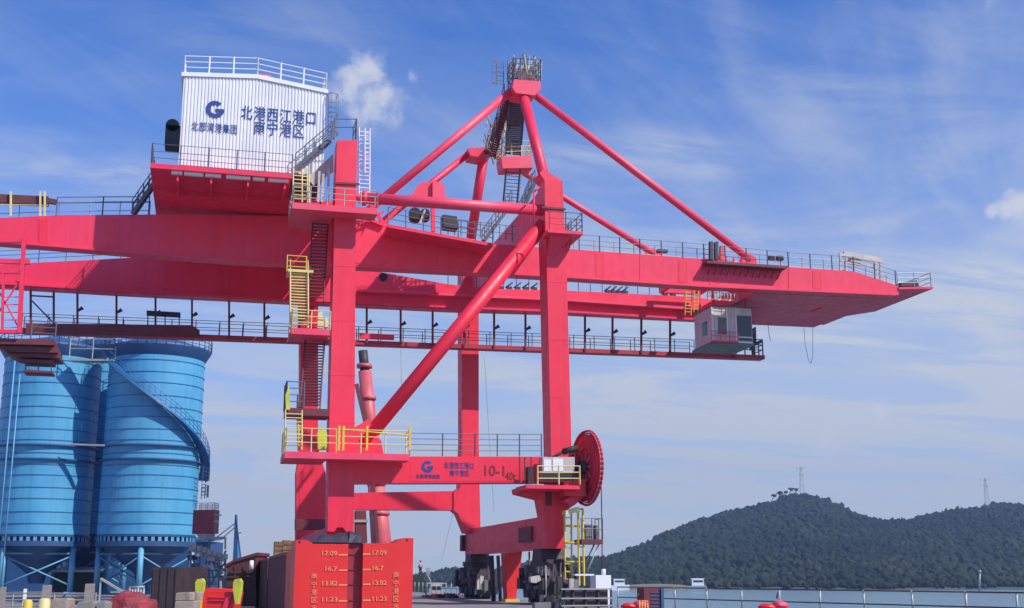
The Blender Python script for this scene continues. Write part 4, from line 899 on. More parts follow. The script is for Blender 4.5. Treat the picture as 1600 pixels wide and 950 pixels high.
for u, v0 in ((298, 852), (312, 845), (327, 842), (342, 868), (352, 872)): mb.beam(PH(u, 928, D), PH(u, v0, D), .16, .16).beam(PH(u, 928, D+2), PH(u, v0, D+2), .16, .16)
for u0, v0, u1, v1 in ((298, 920, 327, 870), (298, 870, 327, 915), (327, 870, 352, 915), (327, 915, 352, 878), (298, 890, 352, 892), (300, 905, 350, 900)): mb.beam(PH(u0, v0, D), PH(u1, v1, D), .12, .12)
mb.build('trestle', GREYM, T)
rg = random.Random(9)
for i in range(34):
    u, v = rg.uniform(300, 353), rg.uniform(866, 925); p = PH(u, v, D+rg.uniform(-.6, 1.6)); s_ = rg.uniform(.12, .42)
    if i % 3: MB().box(p.x-s_, p.x+s_, p.y-s_*.5, p.y+s_*.5, p.z-s_*.5, p.z+s_*.5).build('motor_housing', (PALEG, GREYM, PALEG, GREASE)[i % 4], T)
    else: MB().beam(p, p+VR*rg.uniform(-1.4, 1.4)+U*rg.uniform(-.8, .8), .14, .14).build('chute', PALEG, T)
# blue mast
D = 118; a = PH(368, 925, D); T = thing('stayed_mast', (a.x, a.y, 0), 'slim dark blue stayed mast rising behind the maroon containers', 'mast')
MB().ext([PH(367, 804, D), PH(369, 804, D), PH(371, 850, D), PH(370, 925, D), PH(361, 925, D), PH(365, 850, D)], HD*.5).build('mast', BLUED, T)
MB().ext([PH(371.2, 835, D), PH(381, 925, D), PH(370.5, 925, D)], HD*.3).build('fin', BLUE, T)
mb = MB()
for u0, v0, u1, v1 in ((367, 818, 330, 846), (367, 824, 345, 843), (369, 810, 383, 925), (370, 834, 377, 832)): mb.tube(PH(u0, v0, D), PH(u1, v1, D), .05, 5)
mb.build('stay', BLUED, T)

# ------------------------------------------------------------------ yard objects, left and centre
def container(x0, y0, x1, y1, z0, z1, label, m, cat='container', grp=None):
    T = thing('shipping_container', ((x0+x1)/2, (y0+y1)/2, z0), label, cat, grp)
    mb = MB().box(x0+.06, x1-.06, y0+.06, y1-.06, z0+.1, z1-.05)
    n = int((y1-y0-.4)/.28)
    for i in range(n):
        y = y0+.2+(y1-y0-.4)*i/n; mb.hexa([(x0+.06, y, z0+.2), (x0+.06, y+.2, z0+.2), (x0+.06, y+.2, z1-.15), (x0+.06, y, z1-.15), (x0+.015, y+.05, z0+.2), (x0+.015, y+.15, z0+.2), (x0+.015, y+.15, z1-.15), (x0+.015, y+.05, z1-.15)])
    mb.build('box_body', m, T)
    f = MB()
    for x in (x0, x1-.12):
        for y in (y0, y1-.12): f.box(x, x+.12, y, y+.12, z0, z1)
        f.box(x, x+.12, y0+.121, y1-.121, z1-.12, z1).box(x, x+.12, y0+.121, y1-.121, z0, z0+.14)
    f.build('corner_frame', m, T); return T
mx_ = P(448, 862, 45)
container(mx_.x, 45, mx_.x+2.44, 57.2, 0, mx_.z, 'maroon corrugated container standing behind the red marker wall', MAROON, grp='maroon containers in line')
container(mx_.x, 57.8, mx_.x+2.44, 70, 0, mx_.z-.05, 'far maroon container in line, beyond the nearer one', BROWN, grp='maroon containers in line')
zt_ = mx_.z
for i, (u0, u1, vt) in enumerate(((429, 441, 846), (442, 455, 844))):
    a, b_ = P(u0, 858, 58.5), P(u1, 858, 58.5); t_ = MB().box(a.x, b_.x, 58.5, 59.4, zt_-.05, P(u0, vt, 58.5).z)
    for k in range(3): zq = zt_-.05+(P(u0, vt, 58.5).z-zt_)*(.2+.3*k); t_.box(a.x-.02, b_.x+.02, 58.47, 58.5, zq, zq+.06)
    tag(t_.build('wooden_crate', WOOD), ['brown timber crate atop the far maroon container, left of the pair', 'brown timber crate atop the far maroon container, right of the pair'][i], 'crate', 'crates on the containers')
# brown hopper wagon
D = 64; a = PH(376, 925, D); T = thing('hopper_wagon', (a.x, a.y, 0), 'dark brown hopper wagon with a sloping lid behind the red spreader', 'wagon')
MB().ext([PH(354, 885, D), PH(366, 877, D), PH(400, 868, D), PH(400, 948, D), PH(354, 948, D)], HD*3).build('body', BROWN, T)
MB().ext([PH(352, 882, D-.1), PH(366, 874, D-.1), PH(402, 863, D-.1), PH(402, 868, D-.1), PH(367, 878, D-.1), PH(352, 887, D-.1)], HD*3.3).build('lid', MAROON, T)
mb = MB()
for v in (893, 900, 915): mb.ext([PH(355, v, D-.08), PH(398, v-1, D-.08), PH(398, v+2, D-.08), PH(355, v+3, D-.08)], HD*.07)
for u in (366, 380): mb.ext([PH(u, 884, D-.06), PH(u+2, 884, D-.06), PH(u+2, 948, D-.06), PH(u, 948, D-.06)], HD*.05)
mb.build('rib', BROWN, T); p = PH(393, 882, D-.4); MB().tube(p-U*.25, p+U*.2, .13, 10, .1).build('lamp', WHITR, T)
# red marker wall
YR = 32.0; x0 = P(460, 900, YR).x; x1 = P(645, 900, YR).x; gx0, gx1 = P(543, 900, YR).x, P(566.5, 900, YR).x
T = thing('marker_wall', ((x0+x1)/2, YR+.8, 0), 'bright red steel wall with orange level marks and a dark central groove', 'marker wall')
zq = lambda v: P(550, v, YR).z
pl = [(x0, YR, 0), (gx0, YR, 0), (gx0, YR, zq(850)), (P(490, 850, YR).x, YR, zq(850)), (P(479, 843, YR).x, YR, zq(844)), (x0, YR, zq(844))]
fp = MB().ext(pl, (0, 1.6, 0)).build('panel', REDO, T)
pr = [(gx1, YR, 0), (x1, YR, 0), (x1, YR, zq(840)), (P(631, 840, YR).x, YR, zq(840)), (P(617, 848, YR).x, YR, zq(848.5)), (gx1, YR, zq(848.5))]
fp2 = MB().ext(pr, (0, 1.6, 0)).build('panel', REDO, T)
MB().box(gx0+.002, gx1-.002, YR+.22, YR+1.4, 0, zq(848)).build('groove', GROOVE, T)
mb = MB()
for u, v in ((468, 847), (636, 844)): c = P(u, v, YR); mb.tube((c.x, YR-.004, c.z), (c.x, YR+.1, c.z), .035, 12)
mb.build('lifting_hole', BLACK, T)
for i, (v, s_, ll, lr) in enumerate(((867, '17.09', 484, 491), (891, '16.7', 487, 488), (914, '13.82', 484, 490), (939, '11.23', 484, 490))):
    text(s_, 505-(2 if len(s_) > 4 else -3), v-6, 527, v+1, YR, OCHRE, fp); text(s_, 582, v-7, 582+(22 if len(s_) > 4 else 17), v, YR, OCHRE, fp2)
    q = P(529, v, YR); q2 = P(542, v, YR); MB().box(q.x, q2.x+.012, YR-.015, YR-.004, q.z-.018, q.z+.018).build('mark_line', OCHRE, fp)
    q = P(567, v-1, YR); q2 = P(579, v-1, YR); MB().box(q.x, q2.x, YR-.015, YR-.004, q.z-.018, q.z+.018).build('mark_line', OCHRE, fp2)
    MB().box(gx0+.004, gx1-.004, YR+.195, YR+.215, q.z-.012, q.z+.012).build('mark_line', DRED, T)
for ch, v in zip('南宁港区水', (901, 914, 926, 938, 950)):
    text(ch, 486, v-5, 495, v+4, YR, OCHRE, fp); text(ch, 614, v-7, 623, v+2, YR, OCHRE, fp2)
# dark tarpaulin and ropes lying on top of the wall
random.seed(3)
prof_c = [(466, 846, 847), (478, 844, 847), (487, 842.5, 848), (497, 840, 848), (505, 836, 848), (513, 834, 848), (524, 834.5, 848), (535, 832, 848), (545, 832.5, 848), (549, 828.5, 848), (559, 829.5, 848), (565, 832, 848), (569, 839, 848), (572, 847, 848)]
mb = MB(); m_ = 8; vs = []; zb0 = zq(848)
for u, v, vb in prof_c:
    zt0 = zq(v); x = P(u, 848, YR).x
    for j in range(m_):
        k = j/(m_-1); hgt = math.sin(math.pi*k)**.45 if 0 < k < 1 else 0
        vs.append((x+.03*noise.noise((u, j*1.7, 3)), YR+.12+k*1.3+.05*noise.noise((u*.3, j, 1)), zb0+.004+(zt0-zb0)*hgt*(1+.18*noise.noise((u*.13, j*.8, 5)))))
mb.add(vs, [(i*m_+j, i*m_+j+1, (i+1)*m_+j+1, (i+1)*m_+j) for i in range(len(prof_c)-1) for j in range(m_-1)], False)
tag(mb.build('tarpaulin', mat('dark tarpaulin', (.045, .03, .05), .6, var=.3, vs=3)), 'dark crumpled tarpaulin lying along the top of the red marker wall', 'tarpaulin')
# leaning pink boom behind
D = 112; a = PH(598, 925, D); T = thing('telescopic_boom', (a.x, a.y, 0), 'faded pink telescopic crane boom leaning behind the portal beams', 'crane boom')
sec = [(567, 548, 24/2), (570, 580, 12), (575, 620, 12.5), (586, 740, 13), (592, 800, 15), (596, 850, 17), (603, 928, 19)]
sc = D/1947.*.88
def tb(i, j, k=1.0): return MB().tube(PH(sec[i][0], sec[i][1], D), PH(sec[j][0], sec[j][1], D), sec[i][2]*sc*k, 18, sec[j][2]*sc*k)
tb(1, 3).build('boom_section', PINKST, T); tb(3, 6, 1.12).build('boom_section', PINKST, T)
tb(0, 1, .72).build('boom_head', GREASE, T)
mb = MB()
for u, v, r in ((569.5, 572, 14.5), (576, 622, 14), (588, 756, 17), (593, 802, 18.5)): q = PH(u, v, D); mb.tube(q-U*.18, q+U*.18, r*sc, 18)
parts(mb, 'collar', PINKST, T)
MB().beam(PH(557, 600, D-.9), PH(578, 690, D-.9), .35, .3).beam(PH(578, 690, D-.9), PH(590, 850, D-.9), .3, .3).build('hose_guide', MAROON, T)
# ship with the man on its bow
D = 150; a = PH(657, 899, D)
T = thing('cargo_ship', (a.x, a.y, WATER_Z), 'dark hulled cargo ship moored beyond the red marker wall', 'ship')
zd = a.z; c0, c1 = PH(622, 899, D), PH(668, 899, D); ax = (c1-c0).normalized()
hull = [(c0-ax*26), (c1), (c1+ax*.2+HD*4), (c1+HD*8), (c0-ax*26+HD*8)]
vs = [(p.x, p.y, zd) for p in hull]+[(p.x-(1.2 if i in (1, 2, 3) else 0)*ax.x, p.y, WATER_Z-.5) for i, p in enumerate(hull)]
vs[1] = (c1.x-ax.x*.5, c1.y, zd); vs[6] = (c1.x+ax.x*1.2, c1.y, WATER_Z-.5)
MB().add(vs, [(0, 1, 2, 3, 4), (9, 8, 7, 6, 5)]+[(i, (i+1) % 5, 5+(i+1) % 5, 5+i) for i in range(5)]).build('hull', GREEND, T)
MB().path([PH(668, 898, D), PH(678, 920, D)], .06).railing([PH(666, 899, D)+HD*.6, PH(668, 899, D)+HD*4], .9, 1.2, r=.04).build('mooring_line', GALV, T)
def person(base_, h, label):
    bm = bmesh.new(); k = h/1.72; J = {}
    pts = {'pel': (0, 0, .95), 'che': (0, .01, 1.28), 'nec': (0, .01, 1.47), 'hea': (0, -.02, 1.58), 'top': (0, -.01, 1.70)}
    for s_, x in (('l', .17), ('r', -.17)):
        pts.update({'sh'+s_: (x, 0, 1.40), 'el'+s_: (x*1.5, .03, 1.13), 'wr'+s_: (x*1.45, -.10, .92), 'ha'+s_: (x*1.4, -.14, .84), 'hi'+s_: (x*.55, 0, .90), 'kn'+s_: (x*.6, -.02, .50), 'an'+s_: (x*.65, .02, .09), 'to'+s_: (x*.75, -.15, .04)})
    rad = {'pel': .135, 'che': .15, 'nec': .06, 'hea': .095, 'top': .07, 'sh': .07, 'el': .05, 'wr': .036, 'ha': .04, 'hi': .095, 'kn': .065, 'an': .045, 'to': .038}
    E = [('pel', 'che'), ('che', 'nec'), ('nec', 'hea'), ('hea', 'top')]
    for s_ in 'lr': E += [('che', 'sh'+s_), ('sh'+s_, 'el'+s_), ('el'+s_, 'wr'+s_), ('wr'+s_, 'ha'+s_), ('pel', 'hi'+s_), ('hi'+s_, 'kn'+s_), ('kn'+s_, 'an'+s_), ('an'+s_, 'to'+s_)]
    def skin(keys, grow, name, m, parent=None):
        ks = [q for q in pts if q in keys]; me = bpy.data.meshes.new(name)
        me.from_pydata([tuple(c*k for c in pts[q]) for q in ks], [(ks.index(a), ks.index(b)) for a, b in E if a in ks and b in ks], [])
        o = bpy.data.objects.new(name, me); COL.objects.link(o); o.modifiers.new('s', 'SKIN')
        for i, q in enumerate(ks): r_ = rad.get(q, rad.get(q[:2]))*k+grow; me.skin_vertices[0].data[i].radius = (r_, r_); me.skin_vertices[0].data[i].use_root = (q in ('pel', 'che') and i == ks.index('pel' if 'pel' in ks else 'che'))
        sd = o.modifiers.new('d', 'SUBSURF'); sd.levels = 2; sd.render_levels = 2
        me.materials.append(m)
        if parent: o.parent = parent
        return o
    body = skin(set(pts), 0, 'person', SKIN); body.location = base_; tag(body, label, 'person')
    skin({'pel', 'che', 'shl', 'shr', 'ell', 'elr'}, .018, 'shirt', SHIRT, body)
    skin({'pel', 'hil', 'hir', 'knl', 'knr', 'anl', 'anr'}, .016, 'trousers', TROU, body)
    hm_ = MB().lathe((0, .015*k), [(.001, 1.745*k), (.07*k, 1.73*k), (.105*k, 1.68*k), (.11*k, 1.60*k)], 14); me = hm_
    o = bpy.data.objects.new('hair', bpy.data.meshes.new('hair')); o.data.from_pydata(hm_.v, [], hm_.f); o.data.materials.append(HAIR); COL.objects.link(o); o.parent = body
    return body
pb = person(PH(656, 898.5, D)+HD*.8, 1.75, 'person in a pale pink shirt standing on the dark ship bow'); pb.rotation_euler.z = R(-160)
pb.location.z = zd
# barges / boats behind
def boat(u0, u1, vd, D, hullm, topm, label, cabin=(.5, .85), ch=2.2, grp=None):
    a, b_ = PH(u0, vd, D), PH(u1, vd, D); ax_ = (b_-a); Lh = ax_.length; ax_.normalize(); T = thing('boat', ((a+b_)/2).to_tuple()[:2]+(WATER_Z,), label, 'boat', grp)
    w_ = Lh*.24; zt_ = a.z
    vs = [];
    for z, s_ in ((WATER_Z-.2, .93), (zt_, 1.0)):
        for k, wd in ((0, .8), (.2, 1), (.75, 1), (.93, .6), (1.0, .05)):
            m0 = a.lerp(b_, .5+(k-.5)*s_); vs += [(m0.x, m0.y, z+(.35*k**4 if z == zt_ else 0)), (m0.x+HD.x*w_*wd, m0.y+HD.y*w_*wd, z+(.35*k**4 if z == zt_ else 0))]
    fs = []
    for i in range(4):
        j = 2*i; fs += [(j, j+2, j+12, j+10), (j+1, j+11, j+13, j+3), (j+10, j+12, j+13, j+11), (j, j+1, j+3, j+2)]
    fs += [(0, 10, 11, 1), (8, 9, 19, 18)]
    MB().add(vs, fs).build('hull', hullm, T)
    c0, c1 = a.lerp(b_, cabin[0])+HD*w_*.15, a.lerp(b_, cabin[1])+HD*w_*.15
    MB().ext([(c0.x, c0.y, zt_+.02), (c1.x, c1.y, zt_+.02), (c1.x-ax_.x*.3, c1.y-ax_.y*.3, zt_+ch), (c0.x, c0.y, zt_+ch)], HD*w_*.7).build('cabin', topm, T)
    MB().ext([(c0.x-ax_.x*.3, c0.y-ax_.y*.3, zt_+ch+.003), (c1.x+ax_.x*.3, c1.y+ax_.y*.3, zt_+ch+.003), (c1.x+ax_.x*.3, c1.y+ax_.y*.3, zt_+ch+.2), (c0.x-ax_.x*.3, c0.y-ax_.y*.3, zt_+ch+.2)], HD*w_*.72).build('cabin_roof', topm, T)
    q0, q1 = c0.lerp(c1, .1)-HD*.03, c0.lerp(c1, .9)-HD*.03
    MB().ext([(q0.x, q0.y, zt_+ch*.5), (q1.x, q1.y, zt_+ch*.5), (q1.x, q1.y, zt_+ch*.8), (q0.x, q0.y, zt_+ch*.8)], HD*.028).build('window', GLASS, T); return T
boat(664, 720, 931, 140, mat('red hull', (.35, .03, .03), .6), CREAM, 'small red hulled barge between the red wall and the far crane wheels', (.15, .5), 1.3)
boat(955, 984, 914.5, 555, WHITR, WHITR, 'white river boat moored right of the white cabinet', (.15, .75), 2.6)
boat(1072, 1104, 915.5, 540, mat('blue grey hull', (.25, .33, .38), .6), WHITR, 'pale cabin boat beside the sandy bank across the water', (.3, .9), 3.0)
# sand bank
sb = MB(); n = 24; pts_ = []
for i in range(n+1):
    u = 930+i*190/n; D0 = 556+6*math.sin(i*.7); k = math.sin(math.pi*i/n)**.7
    pts_ += [PH(u, 900, D0).to_tuple()[:2]+(WATER_Z-.3,), PH(u, 900, D0+10).to_tuple()[:2]+(WATER_Z+.9*k,), PH(u, 900, D0+45).to_tuple()[:2]+(WATER_Z+2.6*k,), PH(u, 900, D0+160).to_tuple()[:2]+(WATER_Z-.3,)]
sb.add(pts_, [(4*i+j, 4*i+4+j, 4*i+5+j, 4*i+1+j) for i in range(n) for j in range(3)], True)
tag(sb.build('sand_bank', mat('sand and scrub', (.24, .19, .13), .95, var=.33, vs=.06, col2=(.06, .08, .035))), kind='structure')

# spreader with flippers
D = 40; a = PH(340, 945, D); T = thing('container_spreader', (a.x, a.y, 0), 'red container spreader frame with two yellow corner guides', 'spreader')
q = lambda u, v, d=0: PH(u, v, D+d)
bz = lambda p: Vector((p.x, p.y, 0))
MB().ext([q(318, 923), q(366, 925), q(360, 958), q(311, 958)], HD*1.4).ext([q(322, 919, .5), q(362, 921, .5), q(362, 925, .5), q(322, 923, .5)], HD*1.0).build('frame', REDO, T)
mb = MB()
for v in (932, 937): mb.ext([q(326, v, -.05), q(352, v+.6, -.05), q(352, v+2, -.05), q(326, v+1.4, -.05)], HD*.045)
mb.ext([q(352, 936, -.08), q(358, 930, -.08), q(362, 930, -.08), q(354, 952, -.08), q(346, 953, -.08)], HD*.07).build('stiffener', RED, T)
MB().ext([q(343, 908, .9), q(346, 908, .9), q(346, 920, .9), q(343, 920, .9)], HD*.06).build('mast_pin', GALV, T)
for u, k in ((311, 0), (370, 1)):
    MB().ext([q(u-6, 910, -.2), q(u-3, 905, -.2), q(u+4, 904, -.2), q(u+7, 909, -.2), q(u+6, 922, -.2), q(u+3, 936, -.2), q(u+1+k, 960-k*16, -.2), q(u-2, 958-k*14, -.2), q(u-4, 936, -.2), q(u-6, 920, -.2)], HD*.3).build('corner_guide', HIVIS, T)
# concrete blocks
blk = [(275, 296, 926, 938, 37, 'weathered beige concrete block stacked second, beside the yellow corner guide'), (294, 308, 925, 938, 37.6, 'pale concrete block on the right of the beige stack'), (274, 303, 939, 956, 37, 'lowest beige concrete block under the small stack')]
for u0, u1, v0, v1, D, lb in blk:
    a, b_ = PH(u0, v0, D), PH(u1, v1, D); zlo = 0 if v1 > 950 else b_.z
    mb = MB().ext([(a.x, a.y, zlo), (b_.x, b_.y, zlo), (b_.x, b_.y, a.z-.03), (b_.x-.04, b_.y, a.z), (a.x+.04, a.y, a.z), (a.x, a.y, a.z-.03)], HD*.7)
    tag(mb.build('concrete_block', BEIGE if 'beige' in lb else CONC), lb, 'concrete block', 'concrete blocks by the spreader')
# the dark stacked container wall and the red covered heap
D = 60; a, b_ = PH(238, 886, D), PH(277, 886, D); T = thing('shipping_container', ((a.x+b_.x)/2, a.y, 0), 'dark brown container end between the silo columns', 'container')
MB().ext([(a.x, a.y, 0), (b_.x, b_.y, 0), (b_.x, b_.y, b_.z), (a.x, a.y, a.z)], HD*6).build('box_body', DKBR, T)
mb = MB()
for u in (239, 251, 263, 274.5):
    p = PH(u, 890, D-.05); e = PH(u+2, 890, D-.05); mb.ext([(p.x, p.y, .1), (e.x, e.y, .1), (e.x, e.y, a.z-.05), (p.x, p.y, a.z-.05)], HD*.047)
parts(mb, 'door_bar', DKBR, T)
random.seed(11)
D = 46; c = PH(205, 950, D); mb = MB(); bmh = bmesh.new(); bmesh.ops.create_icosphere(bmh, subdivisions=4, radius=1); vs = []
for v in bmh.verts:
    p = v.co; x = p.x*1.05; y = p.y*.9; z = max(0, p.z)**.6*1.12 if p.z > 0 else 0
    k = 1+.16*noise.noise((p.x*2.3, p.y*2.3, p.z*2.3+4)); vs.append(Vector((c.x, c.y, 0))+VR*(x*k)+HD*(y*k)+U*(z*k))
mb.add(vs, [[v.index for v in f.verts] for f in bmh.faces], False); bmh.free()
TARPR = mat('dusty red tarpaulin', (.36, .024, .04), .7, var=.3, vs=2.2, bump=.6, bs=5, col2=(.12, .02, .03))
tag(mb.build('covered_heap', TARPR), 'heap under a dull red tarpaulin in front of the silo legs', 'heap')
# bollards, posts and pipe rails
def post(u, vt, wpx, D, m, label, cap=None, grp=None, name='concrete_post'):
    p = PH(u, vt, D); w_ = wpx/1947*D; T_ = MB().ext([(p.x-w_/2, p.y, 0), (p.x+w_/2, p.y, 0), (p.x+w_/2*.92, p.y, p.z-.04), (p.x+w_/2*.8, p.y, p.z), (p.x-w_/2*.8, p.y, p.z), (p.x-w_/2*.92, p.y, p.z-.04)], HD*w_)
    return tag(T_.build(name, m), label, 'post', grp)
post(72, 914, 11, 62, CONC, 'thick pale concrete post in the middle of the pipe rails', grp='concrete posts before the silos')
post(139, 912, 12, 60, CONC, 'tall pale concrete post beside the right silo column', grp='concrete posts before the silos')
post(39, 920, 4, 64, WHITR, 'thin white post left of the thick concrete post', grp='concrete posts before the silos')
post(4, 917, 7, 62, CONC, 'pale post at the left photo edge', grp='concrete posts before the silos')
for u, vt, wpx, lb in ((44, 937, 14, 'bright yellow stub bollard below the thin white post'), (70, 935, 17, 'broad amber yellow bollard below the thick concrete post')):
    p = PH(u, vt, 40); rr_ = wpx/1947*40/2; mb = MB().lathe(p, [(rr_, 0), (rr_, p.z-.06), (rr_*.7, p.z), (.001, p.z+.01)], 20)
    tag(mb.build('bollard', YEL if u < 60 else YELP), lb, 'bollard', 'yellow bollards at the quay')
for u0, u1, v0, lb in ((82, 107, 935, 'rough beige block right of the amber bollard'), (121, 148, 940, 'pale squared block below the tall concrete post'), (152, 166, 940, 'small pale block next to the red heap')):
    a, b_ = PH(u0, v0, 39), PH(u1, v0, 39); mb = MB().ext([(a.x, a.y, 0), (b_.x, b_.y, 0), (b_.x, b_.y, b_.z-.05), (b_.x-.06, b_.y, b_.z), (a.x+.05, a.y, a.z), (a.x, a.y, a.z-.06)], HD*.6)
    tag(mb.build('concrete_block', BEIGE if u0 < 100 else CONC), lb, 'concrete block', 'blocks at the lower left')
rp0, rp1 = PZ(-30, 939), PH(150, 939, 63); a = PH(-40, 900, 63.5); b_ = PH(152, 900, 62.5); a.z = 0; b_.z = 0
tag(MB().railing([a, b_], .85, 2.1, rails=(1, .62, .25), r=.035).build('pipe_railing', GALV), 'low grey pipe railing in front of the silo columns', 'railing')
p0, p1 = PH(158, 900, 75), PH(204, 900, 75)
tag(MB().beam(Vector((p0.x, p0.y, 1.55)), Vector((p1.x, p1.y, .55)), .25, .12).beam(Vector((p1.x, p1.y, 0)), Vector((p1.x, p1.y, .55)), .1, .1).beam(Vector((p0.x, p0.y, 0)), Vector((p0.x, p0.y, 1.5)), .1, .1).build('barrier_arm', GALV), 'white sloping barrier arm beside the right silo columns', 'barrier')
mb = MB()
for i in range(6): p = PH(203+i*4.4, 917, 58); mb.tube((p.x, p.y, 0), (p.x, p.y, p.z-.12*abs(math.sin(i*2))), .05, 6)
mb.path([Vector((PH(202, 914, 58).x, PH(202, 914, 58).y, PH(202, 918, 58).z)), PH(226, 917, 58)], .05, 6)
tag(mb.build('pipe_rack', GALV), 'cluster of short white pipes above the red heap', 'pipe rack')

for nm, lb, cat, u0, u1, v0, D, n_, seed, ms in (('scrap_heap', 'jumbled grey steel scrap heap behind the pipe railing at lower left', 'scrap heap', 78, 136, 926, 78, 26, 4, (GREYM, GREASE, CONC, BLUED)),
                                              ('scrap_heap', 'small dark scrap heap between the white cabinet and the crane wheels', 'scrap heap', 846, 874, 915, 66, 16, 8, (GREASE, GREYM, DARK, CREAM)),
                                              ('scrap_heap', 'rusty low scrap heap left of the far crane wheels', 'scrap heap', 668, 712, 922, 100, 22, 6, (BROWN, PINKST, GREYM, MAROON))):
    c = PH((u0+u1)/2, 900, D); T = thing(nm, (c.x, c.y, 0), lb, cat); rg = random.Random(seed)
    for i in range(n_):
        p = PH(rg.uniform(u0, u1), 900, D+rg.uniform(-1, 1)); zt_ = PH(u0, v0, D).z*rg.uniform(.25, 1.0); q = Vector((p.x, p.y, 0))
        if i % 3 == 0: MB().beam(q, q+VR*rg.uniform(-1, 1)+U*zt_, .09, .09).build('bar', ms[i % 4], T)
        else:
            w_ = rg.uniform(.12, .45); a_ = rg.uniform(0, 1.5); e1 = Vector((math.cos(a_), math.sin(a_), 0))*w_; e2 = Vector((-math.sin(a_), math.cos(a_), 0))*w_*.7
            MB().hexa([q-e1-e2, q+e1-e2, q+e1+e2, q-e1+e2]+[x*1+U*(zt_*.6) for x in (q-e1-e2, q+e1-e2, q+e1*.9+e2, q-e1+e2*.9)]).build('block', ms[i % 4], T)
# ------------------------------------------------------------------ right: fence, barriers, cabinet, buoys
def fence_run(pts_, label, m, h=1.1, sp=2.6, rails=(1, .5)):
    T = thing('quay_fence', (pts_[0][0], pts_[0][1], 0), label, 'fence')
    mb = MB(); pm = MB()
    for a, b_ in zip(pts_, pts_[1:]):
        a = Vector(a); b_ = Vector(b_); n = max(1, round((b_-a).length/sp))
        for k in rails: mb.tube(a+U*h*k, b_+U*h*k, .03, 6)
        for i in range(n+1):
            q = a.lerp(b_, i/n); lean = Vector((.03*math.sin(i*5), 0, 0)); pm.tube(q, q+U*(h+.03)+lean, .042, 6)
    mb.build('rail', DARK, T); parts(pm, 'fence_post', m, T); return T
fence_run([(31.0, 33.5, 0), (28.6, 42.5, 0), (22.5, 66.0, 0)], 'grey two-rail fence along the quay edge above the river', GALV)
fence_run([(22.5, 98, 0), (22.5, 180, 0)], 'grey rail fence continuing along the far quay edge behind the crane', GALV)
# guard barrier with dark boards
y_ = 66.0; a, b_ = P(876, 920, 62), P(955, 920, 62)
T = thing('guard_barrier', ((a.x+b_.x)/2, 62, 0), 'grey guard barrier with dark boards beneath the yellow crane ladder', 'barrier')
mb = MB()
for v in (920.5, 935, 946.5): q = P(876, v, 62).z; mb.box(a.x, b_.x, 61.9, 62.0, q-.035, q+.035)
mb.build('rail', mat('pale barrier rail', (.42, .39, .40), .6, var=.2, vs=2), T)
mb = MB()
for i in range(5): x = a.x+(b_.x-a.x)*i/4; mb.box(x-.04, x+.04, 62.003, 62.12, 0, 1.08)
parts(mb, 'barrier_post', GREASE, T)
MB().box(a.x+.3, b_.x-.15, 62.13, 62.2, .1, 1.0).build('board', GREASE, T)
# white cabinet with stub chimney
T = thing('white_cabinet', (P(943, 900, 66).x, 66, 0), 'white cabinet with a short chimney beside the yellow crane ladder', 'cabinet')
a, b_ = P(931, 900, 66), P(955, 920, 66)
MB().box(a.x, b_.x, 66, 67, 0, P(940, 900, 66).z+.05).build('cabinet_body', WHITR, T)
a2, b2 = P(943, 890, 66), P(950, 890, 66); MB().tube(((a2.x+b2.x)/2, 66.4, P(940, 900, 66).z+.052), ((a2.x+b2.x)/2, 66.4, P(940, 889, 66).z), .12, 12).build('chimney', WHITR, T)
MB().ext([(a.x-1.1, 66.3, P(940, 898, 66).z-.05), (a.x-.01, 66.3, P(940, 898, 66).z-.05), (a.x-.01, 66.3, P(940, 898, 66).z+.04), (a.x-1.1, 66.3, P(940, 898, 66).z+.04)], (0, .5, 0)).build('shelf', WHITR, T)
# gearbox / drive clutter at the waterside wheels
tag(MB().ey([(836, 942), (861, 941), (861, 960), (836, 960)], 50, .5).build('cover_plate', GREYM), 'grey steel plate standing before the waterside crane wheels', 'plate')
tag(MB().ey([(829, 902), (843, 899), (846, 906), (838, 911), (830, 910)], 69, .5).build('lamp_housing', CREAM), 'cream lamp housing left of the waterside crane wheels', 'lamp')
# maroon cabinet on the quay corner, red floats
T = thing('maroon_cabinet', (P(1020, 900, 70).x, 70, 0), 'dark maroon steel cabinet beyond the quay fence', 'cabinet')
a, b_ = P(1006, 920, 58), P(1036, 920, 58)
T.location = ((a.x+b_.x)/2, 58, 0); ORG[T.name] = Vector(T.location)
MB().box(a.x, b_.x-.15, 58, 59, 0, P(1010, 919, 58).z).build('cabinet_body', MAROON, T)
mb = MB()
for k in range(5): z = .2+k*.17; mb.box(a.x+.35, b_.x-.2, 57.96, 57.998, z, z+.05)
mb.box(b_.x-.145, b_.x, 57.9, 58.6, 0, P(1010, 919, 58).z); mb.build('louvre', BLUED, T)
def lifering(u, v, D, label):
    p = PH(u, v, D); T = thing('float_buoy', p, label, 'buoy', 'red floats on the quay fence')
    def lump(q, sx_, sz_, seed, m, nm):
        bm = bmesh.new(); bmesh.ops.create_icosphere(bm, subdivisions=3, radius=1); vs = []
        for v_ in bm.verts:
            k = 1+.18*noise.noise(v_.co*1.8+Vector((seed, 0, 0))); vs.append(q+VR*(v_.co.x*sx_*k)+HD*(v_.co.y*.3*k)+U*(v_.co.z*sz_*k))
        MB().add(vs, [[x.index for x in f.verts] for f in bm.faces], True).build(nm, m, T); bm.free()
    lump(p+VR*.1-U*.04, .30, .17, 1.5, REDP, 'float'); lump(p-VR*.35-U*.1, .34, .13, 4.2, REDO, 'rope_bundle')
    MB().tube(p+U*.2, p+U*.42+VR*.05, .03, 6).build('tether', DARK, T); return T
lifering(996, 943, 52, 'red buoy tied low on the fence beside the maroon cabinet')
lifering(1214, 944, 46, 'single red buoy hung on the fence over open water')
mb = MB(); p = PH(1003, 940, 51)
